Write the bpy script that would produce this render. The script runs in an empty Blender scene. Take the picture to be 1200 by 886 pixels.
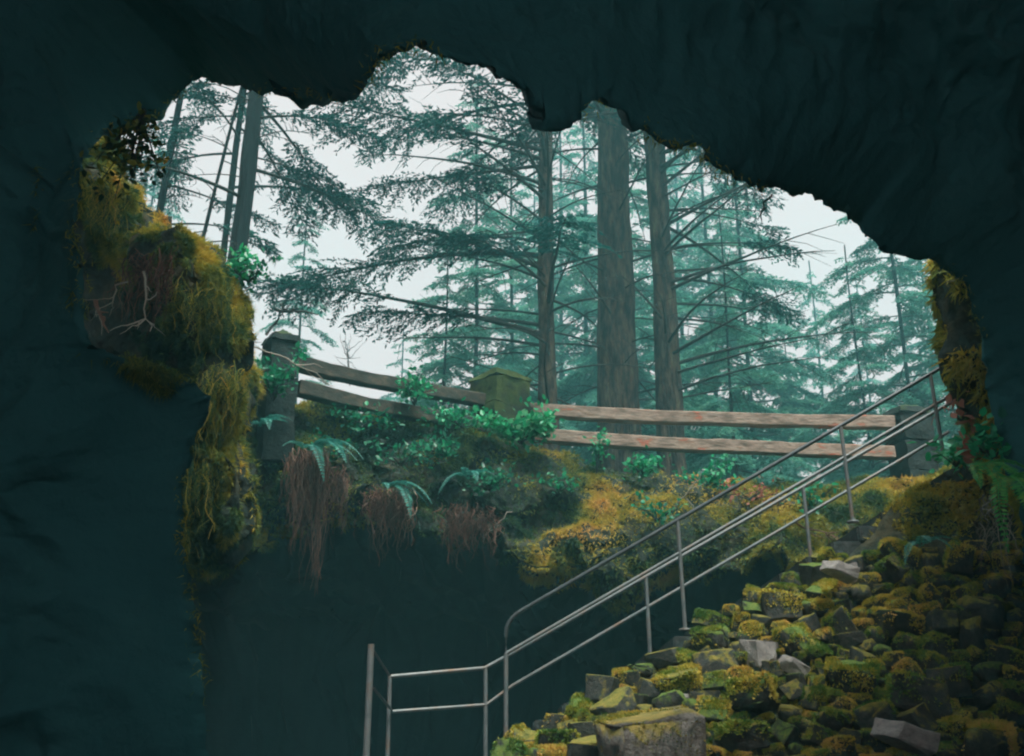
import bpy, bmesh, math
import numpy as np
from mathutils import Vector, Matrix

R = math.radians
scene = bpy.context.scene
col = scene.collection

# ------------------------------------------------------------------ camera
PITCH, FPX, EYE = 20.0, 1250.0, 1.6
cam_d = bpy.data.cameras.new('camera')
cam = bpy.data.objects.new('camera', cam_d); col.objects.link(cam)
cam.location = (0, 0, EYE); cam.rotation_euler = (R(90 + PITCH), 0, 0)
cam_d.sensor_width = 36; cam_d.lens = 36 * FPX / 1200
cam_d.clip_start = 0.05; cam_d.clip_end = 2000
scene.camera = cam

# ------------------------------------------------------------------ sky, sun, exposure
SUN_EL, SUN_AZ = 68.0, 150.0           # overcast: a broad weak sun high behind us, to the right (azimuth from +Y towards +X)
w = bpy.data.worlds.new('World'); scene.world = w; w.use_nodes = True
nt = w.node_tree; nt.nodes.clear()
sky = nt.nodes.new('ShaderNodeTexSky'); sky.sky_type = 'NISHITA'; sky.sun_disc = False
sky.sun_elevation = R(SUN_EL); sky.sun_rotation = R(SUN_AZ)
sky.air_density = 1.0; sky.dust_density = 6.0; sky.ozone_density = 1.0; sky.altitude = 0
hs = nt.nodes.new('ShaderNodeHueSaturation'); hs.inputs['Saturation'].default_value = 0.10
ov = nt.nodes.new('ShaderNodeMixRGB'); ov.inputs['Fac'].default_value = 0.72   # an even cloud deck over the clear sky
ov.inputs['Color2'].default_value = (5.8, 4.25, 4.2, 1)
bg = nt.nodes.new('ShaderNodeBackground'); bg.inputs['Strength'].default_value = 0.051
wo = nt.nodes.new('ShaderNodeOutputWorld')
nt.links.new(sky.outputs[0], hs.inputs['Color']); nt.links.new(hs.outputs[0], ov.inputs['Color1'])
nt.links.new(ov.outputs[0], bg.inputs[0]); nt.links.new(bg.outputs[0], wo.inputs[0])
sd = bpy.data.lights.new('sun', 'SUN'); sd.energy = 1.5; sd.angle = R(16); sd.color = (1.0, 0.96, 0.88)
sun = bpy.data.objects.new('sun', sd); col.objects.link(sun)
sv = Vector((math.sin(R(SUN_AZ)) * math.cos(R(SUN_EL)), math.cos(R(SUN_AZ)) * math.cos(R(SUN_EL)), math.sin(R(SUN_EL))))
sun.rotation_euler = sv.to_track_quat('Z', 'Y').to_euler()
vs = scene.view_settings
scene.display_settings.display_device = 'sRGB'
vs.view_transform = 'Standard'; vs.look = 'None'; vs.gamma = 1; vs.use_curve_mapping = False; vs.exposure = 2.1
cy = scene.cycles
cy.use_denoising = True
cy.use_adaptive_sampling = True; cy.adaptive_threshold = 0.03
cy.max_bounces = 6; cy.diffuse_bounces = 3; cy.glossy_bounces = 2; cy.transmission_bounces = 3; cy.volume_bounces = 1
cy.sample_clamp_indirect = 6; cy.filter_width = 2.2; cy.caustics_reflective = False; cy.caustics_refractive = False

# ------------------------------------------------------------------ helpers
CP, SP = math.cos(R(PITCH)), math.sin(R(PITCH))
def P(px, py, Y):
    """the point of the plane at depth Y that is seen at pixel (px, py) of the 1200x886 photograph"""
    px = np.asarray(px, float); py = np.asarray(py, float); Y = np.asarray(Y, float)
    a = (px - 600) / FPX; b = (443 - py) / FPX
    dy = CP - b * SP; dz = SP + b * CP
    k = Y / dy
    return np.stack(np.broadcast_arrays(a * k, Y, EYE + dz * k), -1)

def _hash(i, j, k, s):
    with np.errstate(over='ignore'):
        n = (i.astype(np.int64) * 374761393 + j.astype(np.int64) * 668265263 + k.astype(np.int64) * 2147483647 + s * 1274126177) & 0xffffffff
        n = ((n ^ (n >> 13)) * 1274126177) & 0xffffffff
        n = (n ^ (n >> 16)) & 0xffff
    return n / 65535.0 * 2 - 1
def vnoise(p, s=0):
    p = np.asarray(p, float); f = np.floor(p); t = p - f; t = t * t * (3 - 2 * t); f = f.astype(np.int64)
    x, y, z = f[..., 0], f[..., 1], f[..., 2]; u, v, w_ = t[..., 0], t[..., 1], t[..., 2]
    def L(a, b, q): return a + (b - a) * q
    return L(L(L(_hash(x, y, z, s), _hash(x+1, y, z, s), u), L(_hash(x, y+1, z, s), _hash(x+1, y+1, z, s), u), v),
             L(L(_hash(x, y, z+1, s), _hash(x+1, y, z+1, s), u), L(_hash(x, y+1, z+1, s), _hash(x+1, y+1, z+1, s), u), v), w_)
def fbm(p, s=0, o=4):
    r = 0; a = 1.0; p = np.asarray(p, float)
    for i in range(o):
        r = r + a * vnoise(p, s + i * 7); p = p * 2.03 + 11.3; a *= 0.5
    return r
def vfbm(p, s=0, o=4):
    return np.stack([fbm(p, s, o), fbm(p + 31.7, s + 50, o), fbm(p - 17.9, s + 90, o)], -1)
def nrm(v):
    v = np.asarray(v, float); return v / np.maximum(np.linalg.norm(v, axis=-1, keepdims=True), 1e-9)

def mesh_np(name, V, F, smooth=True, tint=None):
    """V (n,3), F (m,3) or (m,4), all alike; tint one value per vertex"""
    V = np.ascontiguousarray(V, np.float32); F = np.ascontiguousarray(F, np.int32)
    me = bpy.data.meshes.new(name); k = F.shape[1]
    me.vertices.add(len(V)); me.vertices.foreach_set('co', V.ravel())
    me.loops.add(F.size); me.loops.foreach_set('vertex_index', F.ravel())
    me.polygons.add(len(F)); me.polygons.foreach_set('loop_start', np.arange(0, F.size, k, dtype=np.int32))
    try: me.polygons.foreach_set('loop_total', np.full(len(F), k, np.int32))
    except Exception: pass
    me.polygons.foreach_set('use_smooth', np.full(len(F), smooth, bool))
    if tint is not None:
        at = me.attributes.new('tint', 'FLOAT', 'POINT'); at.data.foreach_set('value', np.ascontiguousarray(tint, np.float32))
    me.update(calc_edges=True); me.validate()
    return me
def obj(name, me, m=None, parent=None):
    o = bpy.data.objects.new(name, me); col.objects.link(o)
    if m is not None and me is not None:
        me.materials.clear(); me.materials.append(m)
    if parent is not None:
        o.parent = parent
        if name in ('moss', 'branchwork', 'crown', 'foliage', 'root_tangle', 'stem'): o['kind'] = 'stuff'
    return o
def tag(o, label=None, cat=None, group=None, kind=None):
    if label: o['label'] = label
    if cat: o['category'] = cat
    if group: o['group'] = group
    if kind: o['kind'] = kind
    return o
def empty(name, loc, label, cat, group=None):
    o = bpy.data.objects.new(name, None); col.objects.link(o); o.location = tuple(float(v) for v in loc)
    o.empty_display_size = 0.2
    return tag(o, label, cat, group)

class MB:
    """collects quads (and degenerate ones) into one mesh"""
    def __init__(s): s.V = []; s.F = []; s.T = []; s.n = 0
    def add(s, V, F, t=0.5):
        V = np.asarray(V, float).reshape(-1, 3); F = np.asarray(F, int)
        s.V.append(V); s.F.append(F + s.n); s.n += len(V)
        s.T.append(np.broadcast_to(np.asarray(t, float), (len(V),)))
    def tube(s, pts, rad, n=6, t=0.5, cap=True):
        pts = np.asarray(pts, float); m = len(pts); rad = np.broadcast_to(np.asarray(rad, float), (m,))
        tg = nrm(np.gradient(pts, axis=0))
        ref = np.array([0, 0, 1.0]) if abs(tg[:, 2]).mean() < 0.8 else np.array([0, 1.0, 0])
        a = nrm(np.cross(tg, ref)); b = np.cross(tg, a)
        th = np.arange(n) * 2 * np.pi / n
        V = pts[:, None] + rad[:, None, None] * (np.cos(th)[None, :, None] * a[:, None] + np.sin(th)[None, :, None] * b[:, None])
        i = np.arange(m - 1)[:, None] * n; j = np.arange(n)[None]; k = (j + 1) % n
        F = np.stack([i + j, i + k, i + n + k, i + n + j], -1).reshape(-1, 4)
        s.add(V, F, t)
        if cap:
            for e in (0, m - 1):
                c = np.concatenate([V[e], pts[e][None]]); q = np.stack([np.full(n, n), np.arange(n), (np.arange(n) + 1) % n, np.full(n, n)], -1)
                s.add(c, q[:, [0, 1, 2, 2]], t)
    def build(s, name, m, parent=None, smooth=True, origin=None):
        V = np.concatenate(s.V); F = np.concatenate(s.F)
        if origin is not None: V = V - np.asarray(origin)
        me = quad_mesh(name, V, F, smooth, np.concatenate(s.T))
        return obj(name, me, m, parent)
def quad_mesh(name, V, F, smooth=True, tint=None):
    bad = F[:, 2] == F[:, 3]
    if not bad.any(): return mesh_np(name, V, F, smooth, tint)
    Q = F[~bad]; T = F[bad][:, :3]
    if len(Q) == 0: return mesh_np(name, V, T, smooth, tint)
    T = np.concatenate([Q[:, [0, 1, 2]], Q[:, [0, 2, 3]], T])
    return mesh_np(name, V, T, smooth, tint)

def resample(pts, n, k=None):
    """polyline to n points, even in arc length"""
    pts = np.asarray(pts, float); d = np.r_[0, np.cumsum(np.linalg.norm(np.diff(pts[:, :2], axis=0), axis=1))]
    t = np.linspace(0, d[-1], n)
    return np.stack([np.interp(t, d, pts[:, i]) for i in range(pts.shape[1])], -1)
def grid_F(nr, nc):
    i = np.arange(nr - 1)[:, None] * nc; j = np.arange(nc - 1)[None]
    return np.stack([i + j, i + j + 1, i + nc + j + 1, i + nc + j], -1).reshape(-1, 4)
def grid_obj(name, G, m, smooth=True, parent=None):
    nr, nc, _ = G.shape
    return obj(name, mesh_np(name, G.reshape(-1, 3), grid_F(nr, nc), smooth), m, parent)
def grid_sample(G, n, rng, weight=None):
    """n random points on a grid surface with normals; weight(p, nrm) in 0..1 keeps or drops them"""
    nr, nc, _ = G.shape
    A = G[:-1, :-1]; B = G[:-1, 1:]; C = G[1:, 1:]; D = G[1:, :-1]
    cr = np.cross(C - A, D - B); ar = np.linalg.norm(cr, axis=-1).ravel(); N = nrm(cr).reshape(-1, 3)
    c = rng.choice(len(ar), n, p=ar / ar.sum())
    u, v = rng.random((2, n, 1))
    A, B, C, D = (q.reshape(-1, 3)[c] for q in (A, B, C, D))
    p = A * (1-u) * (1-v) + B * u * (1-v) + C * u * v + D * (1-u) * v
    N = N[c]
    if weight is not None:
        k = rng.random(n) < weight(p, N); p, N = p[k], N[k]
    return p, N
def blades(p, d, L, W, rng, flat=None):
    """diamond blades: root p, direction d"""
    n = len(p); d = nrm(d)
    s = nrm(np.cross(d, flat if flat is not None else rng.normal(size=(n, 3))))
    L = np.broadcast_to(np.asarray(L, float), (n,))[:, None]; W = np.broadcast_to(np.asarray(W, float), (n,))[:, None]
    V = np.stack([p, p + d * L * 0.45 + s * W * 0.5, p + d * L, p + d * L * 0.45 - s * W * 0.5], 1)
    return V.reshape(-1, 3), np.arange(n * 4).reshape(n, 4)

# ------------------------------------------------------------------ materials
def _nodes(name):
    m = bpy.data.materials.new(name); m.use_nodes = True; t = m.node_tree; t.nodes.clear()
    return m, t, t.nodes.new('ShaderNodeOutputMaterial')
def ramp(t, stops):
    r = t.nodes.new('ShaderNodeValToRGB'); e = r.color_ramp.elements
    while len(e) < len(stops): e.new(0.5)
    for q, (a, c) in zip(e, stops): q.position = a; q.color = (*c, 1)
    return r
def noise_mat(name, stops, scale=3.0, rough=0.85, bump=0.4, bscale=None, stretch=(1, 1, 1), spec=0.25, bdist=0.05, metallic=0, randomize=False):
    m, t, out = _nodes(name); L = t.links.new
    tc = t.nodes.new('ShaderNodeTexCoord'); mp = t.nodes.new('ShaderNodeMapping'); mp.inputs['Scale'].default_value = stretch
    L(tc.outputs['Object'], mp.inputs['Vector'])
    if randomize:
        oi = t.nodes.new('ShaderNodeObjectInfo'); mu = t.nodes.new('ShaderNodeMath'); mu.operation = 'MULTIPLY'; mu.inputs[1].default_value = 47.0
        L(oi.outputs['Random'], mu.inputs[0]); L(mu.outputs[0], mp.inputs['Location'])
    n1 = t.nodes.new('ShaderNodeTexNoise'); n1.inputs['Scale'].default_value = scale; n1.inputs['Detail'].default_value = 8; n1.inputs['Roughness'].default_value = 0.62
    L(mp.outputs[0], n1.inputs['Vector'])
    r = ramp(t, stops); L(n1.outputs['Fac'], r.inputs[0])
    b = t.nodes.new('ShaderNodeBsdfPrincipled'); L(r.outputs[0], b.inputs['Base Color'])
    b.inputs['Roughness'].default_value = rough; b.inputs['Specular IOR Level'].default_value = spec; b.inputs['Metallic'].default_value = metallic
    n2 = t.nodes.new('ShaderNodeTexNoise'); n2.inputs['Scale'].default_value = bscale or scale * 4; n2.inputs['Detail'].default_value = 8
    L(mp.outputs[0], n2.inputs['Vector'])
    bp = t.nodes.new('ShaderNodeBump'); bp.inputs['Strength'].default_value = bump; bp.inputs['Distance'].default_value = bdist
    L(n2.outputs['Fac'], bp.inputs['Height']); L(bp.outputs[0], b.inputs['Normal']); L(b.outputs[0], out.inputs[0])
    return m
def leaf_mat(name, stops, trans=0.35, rough=0.6, spec=0.2, vary=0.0):
    """colour picked leaf by leaf from the tint attribute; thin, so light comes through"""
    m, t, out = _nodes(name); L = t.links.new
    at = t.nodes.new('ShaderNodeAttribute'); at.attribute_name = 'tint'
    r = ramp(t, stops)
    if vary:                                             # each clump a little greener or browner than the next
        oi = t.nodes.new('ShaderNodeObjectInfo'); a1 = t.nodes.new('ShaderNodeMath'); a1.operation = 'MULTIPLY_ADD'; a1.inputs[1].default_value = 2 * vary; a1.inputs[2].default_value = -vary
        a2 = t.nodes.new('ShaderNodeMath'); a2.operation = 'ADD'; a2.use_clamp = True
        L(oi.outputs['Random'], a1.inputs[0]); L(a1.outputs[0], a2.inputs[0]); L(at.outputs['Fac'], a2.inputs[1]); L(a2.outputs[0], r.inputs[0])
    else: L(at.outputs['Fac'], r.inputs[0])
    b = t.nodes.new('ShaderNodeBsdfPrincipled'); b.inputs['Roughness'].default_value = rough; b.inputs['Specular IOR Level'].default_value = spec
    L(r.outputs[0], b.inputs['Base Color'])
    tr = t.nodes.new('ShaderNodeBsdfTranslucent'); L(r.outputs[0], tr.inputs['Color'])
    mx = t.nodes.new('ShaderNodeMixShader'); mx.inputs[0].default_value = trans
    L(b.outputs[0], mx.inputs[1]); L(tr.outputs[0], mx.inputs[2]); L(mx.outputs[0], out.inputs[0])
    return m
def mossy_stone_mat(name, stone, moss, cover=0.5):
    """stone with moss grown on its upward side"""
    m, t, out = _nodes(name); L = t.links.new
    tc = t.nodes.new('ShaderNodeTexCoord'); ge = t.nodes.new('ShaderNodeNewGeometry')
    oi = t.nodes.new('ShaderNodeObjectInfo'); mu = t.nodes.new('ShaderNodeMath'); mu.operation = 'MULTIPLY'; mu.inputs[1].default_value = 53.0
    mp = t.nodes.new('ShaderNodeMapping'); L(tc.outputs['Object'], mp.inputs['Vector']); L(oi.outputs['Random'], mu.inputs[0]); L(mu.outputs[0], mp.inputs['Location'])
    def noise(sc):
        n = t.nodes.new('ShaderNodeTexNoise'); n.inputs['Scale'].default_value = sc; n.inputs['Detail'].default_value = 8; n.inputs['Roughness'].default_value = 0.65
        L(mp.outputs[0], n.inputs['Vector']); return n
    ns = noise(4); rs = ramp(t, stone); L(ns.outputs['Fac'], rs.inputs[0])
    nm = noise(3.1); rm = ramp(t, moss); L(nm.outputs['Fac'], rm.inputs[0])
    sp = t.nodes.new('ShaderNodeSeparateXYZ'); L(ge.outputs['Normal'], sp.inputs[0])
    nk = noise(2.2)
    a = t.nodes.new('ShaderNodeMath'); a.operation = 'MULTIPLY_ADD'; a.inputs[1].default_value = 2.2; a.inputs[2].default_value = -1.1; L(nk.outputs['Fac'], a.inputs[0])
    c = t.nodes.new('ShaderNodeMath'); c.operation = 'ADD'; L(sp.outputs['Z'], c.inputs[0]); L(a.outputs[0], c.inputs[1])
    mr = t.nodes.new('ShaderNodeMapRange'); mr.inputs['From Min'].default_value = 0.75 - cover; mr.inputs['From Max'].default_value = 1.05 - cover; L(c.outputs[0], mr.inputs['Value'])
    mx = t.nodes.new('ShaderNodeMixRGB'); L(mr.outputs[0], mx.inputs['Fac']); L(rs.outputs[0], mx.inputs['Color1']); L(rm.outputs[0], mx.inputs['Color2'])
    b = t.nodes.new('ShaderNodeBsdfPrincipled'); b.inputs['Roughness'].default_value = 0.9; b.inputs['Specular IOR Level'].default_value = 0.2
    L(mx.outputs[0], b.inputs['Base Color'])
    nb = noise(14); bp = t.nodes.new('ShaderNodeBump'); bp.inputs['Strength'].default_value = 0.7; bp.inputs['Distance'].default_value = 0.05
    L(nb.outputs['Fac'], bp.inputs['Height']); L(bp.outputs[0], b.inputs['Normal']); L(b.outputs[0], out.inputs[0])
    return m

M = {}
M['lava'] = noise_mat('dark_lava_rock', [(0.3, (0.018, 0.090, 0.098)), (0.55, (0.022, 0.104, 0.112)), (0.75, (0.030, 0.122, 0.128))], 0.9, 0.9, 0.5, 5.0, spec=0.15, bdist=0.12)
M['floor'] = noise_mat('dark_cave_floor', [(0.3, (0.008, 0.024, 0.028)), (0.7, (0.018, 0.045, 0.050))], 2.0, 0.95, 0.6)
M['earth'] = noise_mat('dark_forest_earth', [(0.3, (0.010, 0.020, 0.019)), (0.5, (0.022, 0.032, 0.024)), (0.64, (0.050, 0.050, 0.028)), (0.8, (0.09, 0.08, 0.035))], 1.6, 0.95, 0.9, 7, bdist=0.1)
M['ledge'] = noise_mat('mossy_ledge_rock', [(0.3, (0.008, 0.018, 0.018)), (0.5, (0.018, 0.030, 0.024)), (0.66, (0.05, 0.048, 0.022)), (0.82, (0.11, 0.085, 0.03))], 2.2, 0.95, 0.9, 8, bdist=0.1)
M['duff'] = noise_mat('forest_floor', [(0.35, (0.05, 0.055, 0.035)), (0.6, (0.10, 0.10, 0.05)), (0.8, (0.13, 0.10, 0.06))], 2.0, 0.95, 0.6, 9)
M['bark'] = noise_mat('conifer_bark', [(0.32, (0.014, 0.022, 0.022)), (0.47, (0.045, 0.046, 0.040)), (0.58, (0.10, 0.082, 0.060)), (0.68, (0.12, 0.135, 0.085)), (0.8, (0.16, 0.16, 0.13))], 3.2, 0.95, 1.0, 7, stretch=(3.0, 3.0, 0.7), bdist=0.08)
M['bark_dark'] = noise_mat('dark_bark', [(0.3, (0.006, 0.012, 0.013)), (0.6, (0.012, 0.020, 0.022)), (0.85, (0.026, 0.031, 0.030))], 4.0, 0.95, 0.9, 9, stretch=(2.2, 2.2, 0.35), bdist=0.06)  # darker bark for the left group and the background trees
M['limb'] = noise_mat('dead_limb_bark', [(0.3, (0.02, 0.035, 0.034)), (0.7, (0.06, 0.065, 0.055))], 5.0, 0.95, 0.4)
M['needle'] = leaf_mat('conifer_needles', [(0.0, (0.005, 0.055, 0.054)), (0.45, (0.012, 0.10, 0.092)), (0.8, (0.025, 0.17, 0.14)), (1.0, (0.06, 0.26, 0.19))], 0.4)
M['needle_hazed'] = leaf_mat('haze_paled_needles', [(0.0, (0.04, 0.18, 0.145)), (0.5, (0.09, 0.31, 0.235)), (1.0, (0.19, 0.46, 0.32))], 0.45)  # far trees: part of the mist is put into this paler needle colour
M['moss'] = leaf_mat('moss_strands', [(0.0, (0.018, 0.055, 0.035)), (0.25, (0.08, 0.15, 0.045)), (0.48, (0.30, 0.30, 0.05)), (0.74, (0.52, 0.41, 0.07)), (1.0, (0.64, 0.37, 0.10))], 0.3, 0.9)
MOSS_STOPS = [(0.0, (0.06, 0.16, 0.04)), (0.28, (0.20, 0.31, 0.055)), (0.5, (0.43, 0.41, 0.065)), (0.78, (0.60, 0.48, 0.10)), (1.0, (0.66, 0.44, 0.14))]
M['moss_cap'] = leaf_mat('moss_cushion', MOSS_STOPS, 0.25, 0.9, 0.2, 0.34)
M['leaf'] = leaf_mat('broad_leaf', [(0.0, (0.010, 0.13, 0.075)), (0.5, (0.018, 0.32, 0.15)), (0.85, (0.04, 0.52, 0.22)), (1.0, (0.22, 0.62, 0.34))], 0.35, 0.4, 0.4)
M['fern'] = leaf_mat('fern_frond', [(0.0, (0.015, 0.13, 0.12)), (0.5, (0.03, 0.25, 0.20)), (1.0, (0.16, 0.42, 0.33))], 0.35, 0.45, 0.4)
M['fern_green'] = leaf_mat('bright_fern_frond', [(0.0, (0.03, 0.22, 0.06)), (0.5, (0.08, 0.44, 0.10)), (1.0, (0.36, 0.58, 0.14))], 0.35, 0.45, 0.4)
M['root'] = leaf_mat('reddish_roots', [(0.0, (0.07, 0.042, 0.034)), (0.5, (0.17, 0.095, 0.070)), (0.9, (0.30, 0.18, 0.13)), (1.0, (0.46, 0.32, 0.24))], 0.1, 0.9)
M['twig'] = leaf_mat('pale_bare_twig', [(0.0, (0.10, 0.10, 0.08)), (0.6, (0.30, 0.29, 0.24)), (1.0, (0.48, 0.46, 0.40))], 0.0, 0.9)
M['twig_dark'] = leaf_mat('dark_bare_twig', [(0.0, (0.015, 0.03, 0.03)), (1.0, (0.06, 0.075, 0.07))], 0.0, 0.9)
M['flower'] = leaf_mat('faded_pink_leaf', [(0.0, (0.36, 0.13, 0.09)), (1.0, (0.62, 0.33, 0.27))], 0.3, 0.7)
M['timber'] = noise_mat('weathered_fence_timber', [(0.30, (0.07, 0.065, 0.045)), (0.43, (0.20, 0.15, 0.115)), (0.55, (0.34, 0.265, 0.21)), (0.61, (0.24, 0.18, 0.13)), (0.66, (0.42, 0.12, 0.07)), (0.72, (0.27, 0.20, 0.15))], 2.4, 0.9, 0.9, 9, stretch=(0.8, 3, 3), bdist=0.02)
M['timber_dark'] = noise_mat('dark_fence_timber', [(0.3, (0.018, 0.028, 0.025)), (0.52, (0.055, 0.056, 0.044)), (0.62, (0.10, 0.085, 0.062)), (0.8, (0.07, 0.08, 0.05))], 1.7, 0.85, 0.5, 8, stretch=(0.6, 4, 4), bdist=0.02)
M['steel'] = noise_mat('galvanised_pipe', [(0.3, (0.10, 0.13, 0.135)), (0.52, (0.19, 0.215, 0.215)), (0.66, (0.20, 0.15, 0.11)), (0.85, (0.25, 0.27, 0.27))], 3.5, 0.52, 0.15, 40, metallic=0.45, spec=0.5, bdist=0.005)
M['steel_dark'] = noise_mat('dark_painted_pipe', [(0.3, (0.04, 0.055, 0.06)), (0.6, (0.08, 0.095, 0.10)), (0.85, (0.13, 0.13, 0.12))], 2.5, 0.38, 0.15, 40, metallic=0.35, spec=0.5, bdist=0.005)
M['pier'] = mossy_stone_mat('mossy_pier_stone', [(0.3, (0.018, 0.032, 0.028)), (0.6, (0.05, 0.062, 0.045)), (0.85, (0.09, 0.095, 0.06))], [(0.3, (0.03, 0.065, 0.025)), (0.6, (0.09, 0.13, 0.04)), (0.85, (0.17, 0.16, 0.05))], 0.95)
M['pier_dark'] = mossy_stone_mat('dark_pier_stone', [(0.3, (0.012, 0.026, 0.026)), (0.6, (0.03, 0.045, 0.042)), (0.85, (0.06, 0.07, 0.06))], [(0.3, (0.02, 0.05, 0.03)), (0.7, (0.06, 0.09, 0.035))], 0.35)
STONE = [(0.3, (0.022, 0.032, 0.031)), (0.5, (0.050, 0.058, 0.054)), (0.72, (0.10, 0.10, 0.09)), (0.9, (0.17, 0.165, 0.15))]
M['stone'] = mossy_stone_mat('mossy_lava_stone', STONE, [(0.3, (0.07, 0.10, 0.03)), (0.5, (0.20, 0.20, 0.045)), (0.72, (0.36, 0.27, 0.06)), (0.9, (0.42, 0.26, 0.07))], 0.45)
M['stone_green'] = mossy_stone_mat('green_moss_stone', STONE, [(0.3, (0.05, 0.11, 0.03)), (0.55, (0.14, 0.22, 0.05)), (0.85, (0.28, 0.29, 0.07))], 0.6)
M['stone_pale'] = mossy_stone_mat('pale_bare_stone', [(0.3, (0.22, 0.22, 0.21)), (0.6, (0.38, 0.37, 0.35)), (0.85, (0.50, 0.49, 0.47))], [(0.3, (0.16, 0.17, 0.05)), (0.8, (0.30, 0.26, 0.08))], -0.25)
M['step'] = noise_mat('dark_stair_stone', [(0.3, (0.03, 0.045, 0.045)), (0.7, (0.07, 0.08, 0.078))], 3, 0.9, 0.6)

# ================================================================== SETTING
# ---- the dark cave we stand in: its roof and near walls end in a ragged lip
LIP = [  # px, py, Y down the left side, over the roof, down the right side
 (255, 1100, 9.6), (250, 900, 9.8), (240, 790, 9.9), (226, 705, 9.9), (216, 650, 9.8), (214, 590, 9.8), (222, 530, 9.7), (238, 490, 9.7), (246, 462, 9.6), (228, 446, 9.5), (196, 438, 9.4),
 (150, 428, 9.2), (112, 400, 9.0), (96, 350, 8.9), (90, 300, 8.8), (93, 235, 8.7), (96, 185, 8.6), (112, 160, 9.0), (132, 146, 9.2), (160, 140, 9.3), (186, 128, 9.4), (206, 112, 9.4),
 (222, 100, 9.4), (236, 87, 9.4), (250, 96, 9.4), (275, 100, 9.3), (300, 102, 9.1), (346, 106, 8.7), (380, 111, 8.3), (408, 112, 8.0), (422, 106, 7.6), (431, 88, 7.4), (438, 72, 7.3), (446, 57, 7.2),
 (460, 62, 7.2), (472, 54, 7.1), (496, 51, 7.1), (512, 59, 7.1), (524, 64, 7.2), (552, 73, 7.3), (574, 76, 7.4), (582, 90, 7.5), (600, 93, 7.5), (612, 104, 7.6), (624, 116, 7.6), (636, 128, 7.6), (638, 150, 7.5), (652, 155, 7.5), (664, 148, 7.6),
 (674, 132, 7.7), (690, 122, 7.8), (706, 117, 7.9), (722, 124, 8.0), (736, 134, 8.1), (748, 150, 8.2), (764, 164, 8.2), (792, 168, 8.2), (820, 171, 8.2), (832, 186, 8.3), (852, 202, 8.4), (874, 217, 8.5),
 (892, 220, 8.5), (912, 219, 8.6), (932, 226, 8.7), (956, 236, 8.7), (984, 250, 8.8), (1004, 266, 8.9), (1014, 284, 8.9), (1036, 297, 9.0), (1062, 302, 9.2), (1094, 305, 9.4),
 (1128, 332, 9.6), (1148, 380, 9.8), (1156, 440, 9.9), (1166, 500, 9.9), (1180, 540, 9.8), (1190, 575, 9.6), (1204, 640, 9.4), (1212, 730, 9.2), (1216, 880, 9.0), (1220, 1100, 8.8)]
lip = resample(LIP, 1000)
lip[:, 2] *= 1 - (1 - np.interp(lip[:, 1], [150, 300, 470], [0.76, 0.80, 1.0])) * np.interp(lip[:, 0], [250, 520, 840, 1000], [0.05, 1.0, 1.0, 0.15])
side = np.interp(lip[:, 1], [140, 260, 1100], [0, 1, 1]) * (lip[:, 0] < 300)
lip[:, 2] *= 1 - 0.20 * side                 # the left wall stands back under the roof
ring = P(lip[:, 0], lip[:, 1], lip[:, 2])
ring = ring + vfbm(ring * 2.6, 3, 3) * 0.032 + vfbm(ring * 8, 4, 3) * 0.03 + vfbm(ring * 21, 6, 2) * 0.014
c0 = np.array([0.7, 0, 2.6])
rad = nrm((ring - c0) * np.array([1, 0, 1]))
tt = np.r_[np.linspace(0, 0.07, 60), np.linspace(0.08, 0.2, 20), np.linspace(0.24, 1, 24)]
rows = []
kern = np.hanning(61); kern /= kern.sum()
soft = np.stack([np.convolve(np.pad(ring[:, i], 30, mode='edge'), kern, 'valid') for i in range(3)], -1)
k3 = np.hanning(201); k3 /= k3.sum()
k2 = np.hanning(281); k2 /= k2.sum()
vsoft = np.stack([np.convolve(np.pad(ring[:, i], 140, mode='edge'), k2, 'valid') for i in range(3)], -1)
rad = nrm((vsoft - c0) * np.array([1, 0, 1]))
pocket = (lip[:, 0] < 252) & (lip[:, 1] > 385) & (lip[:, 1] < 480)      # under the ledge the rim runs level: outward is down there
rad[pocket] = (-0.55, 0, -0.83)
rad = nrm(np.stack([np.convolve(np.pad(rad[:, i], 100, mode='edge'), k3, 'valid') for i in range(3)], -1))
def outward(d):                                   # smooth the rim away from the opening, never into it
    k = (d * rad).sum(1, keepdims=True); return d - rad * np.minimum(0, k)
for s in tt:
    ring_s = ring + outward(soft - ring) * min(1, s * 500); ring_s = ring_s + outward(vsoft - ring_s) * min(1, s * 110)
    grow = 2.5 * (1 - math.exp(-s * 34)) + 1.2 * s
    q = ring_s.copy(); sy_ = s ** 1.55; q[:, 1] = ring_s[:, 1] * (1 - sy_) + (-6.0) * sy_
    q = q + rad * grow
    rg = 1 - np.abs(fbm(q * np.array([0.8, 0.8, 0.8]), 27, 4)) ; q = q + np.array([0, -0.6, 0]) * ((rg - 0.72) * min(1, s * 30))[:, None]
    q = q + vfbm(q * 0.45, 11, 4) * np.array([0.3, 0.45, 0.3]) * min(1, s * 12) + vfbm(q * 1.7, 21, 4) * 0.09 * min(1, s * 40) + vfbm(q * 6.5, 23, 3) * 0.03 * min(1, s * 90)
    q = q + rad * 0.35 * min(1, s * 6)
    rows.append(q)
back = []
for k, (out, dy, nz) in enumerate([(1.5, 0.9, 0.25), (0.9, 0.75, 0.2), (0.45, 0.5, 0.14), (0.16, 0.22, 0.06)]):
    q = ring + rad * out; q[:, 1] += dy
    back.append(q + vfbm(q * 1.3, 31, 4) * nz)
roof = np.stack(back + rows)
o = grid_obj('cave_wall', roof, M['lava']); tag(o, 'dark lava rock roof and walls of the cave mouth', kind='structure')

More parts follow.
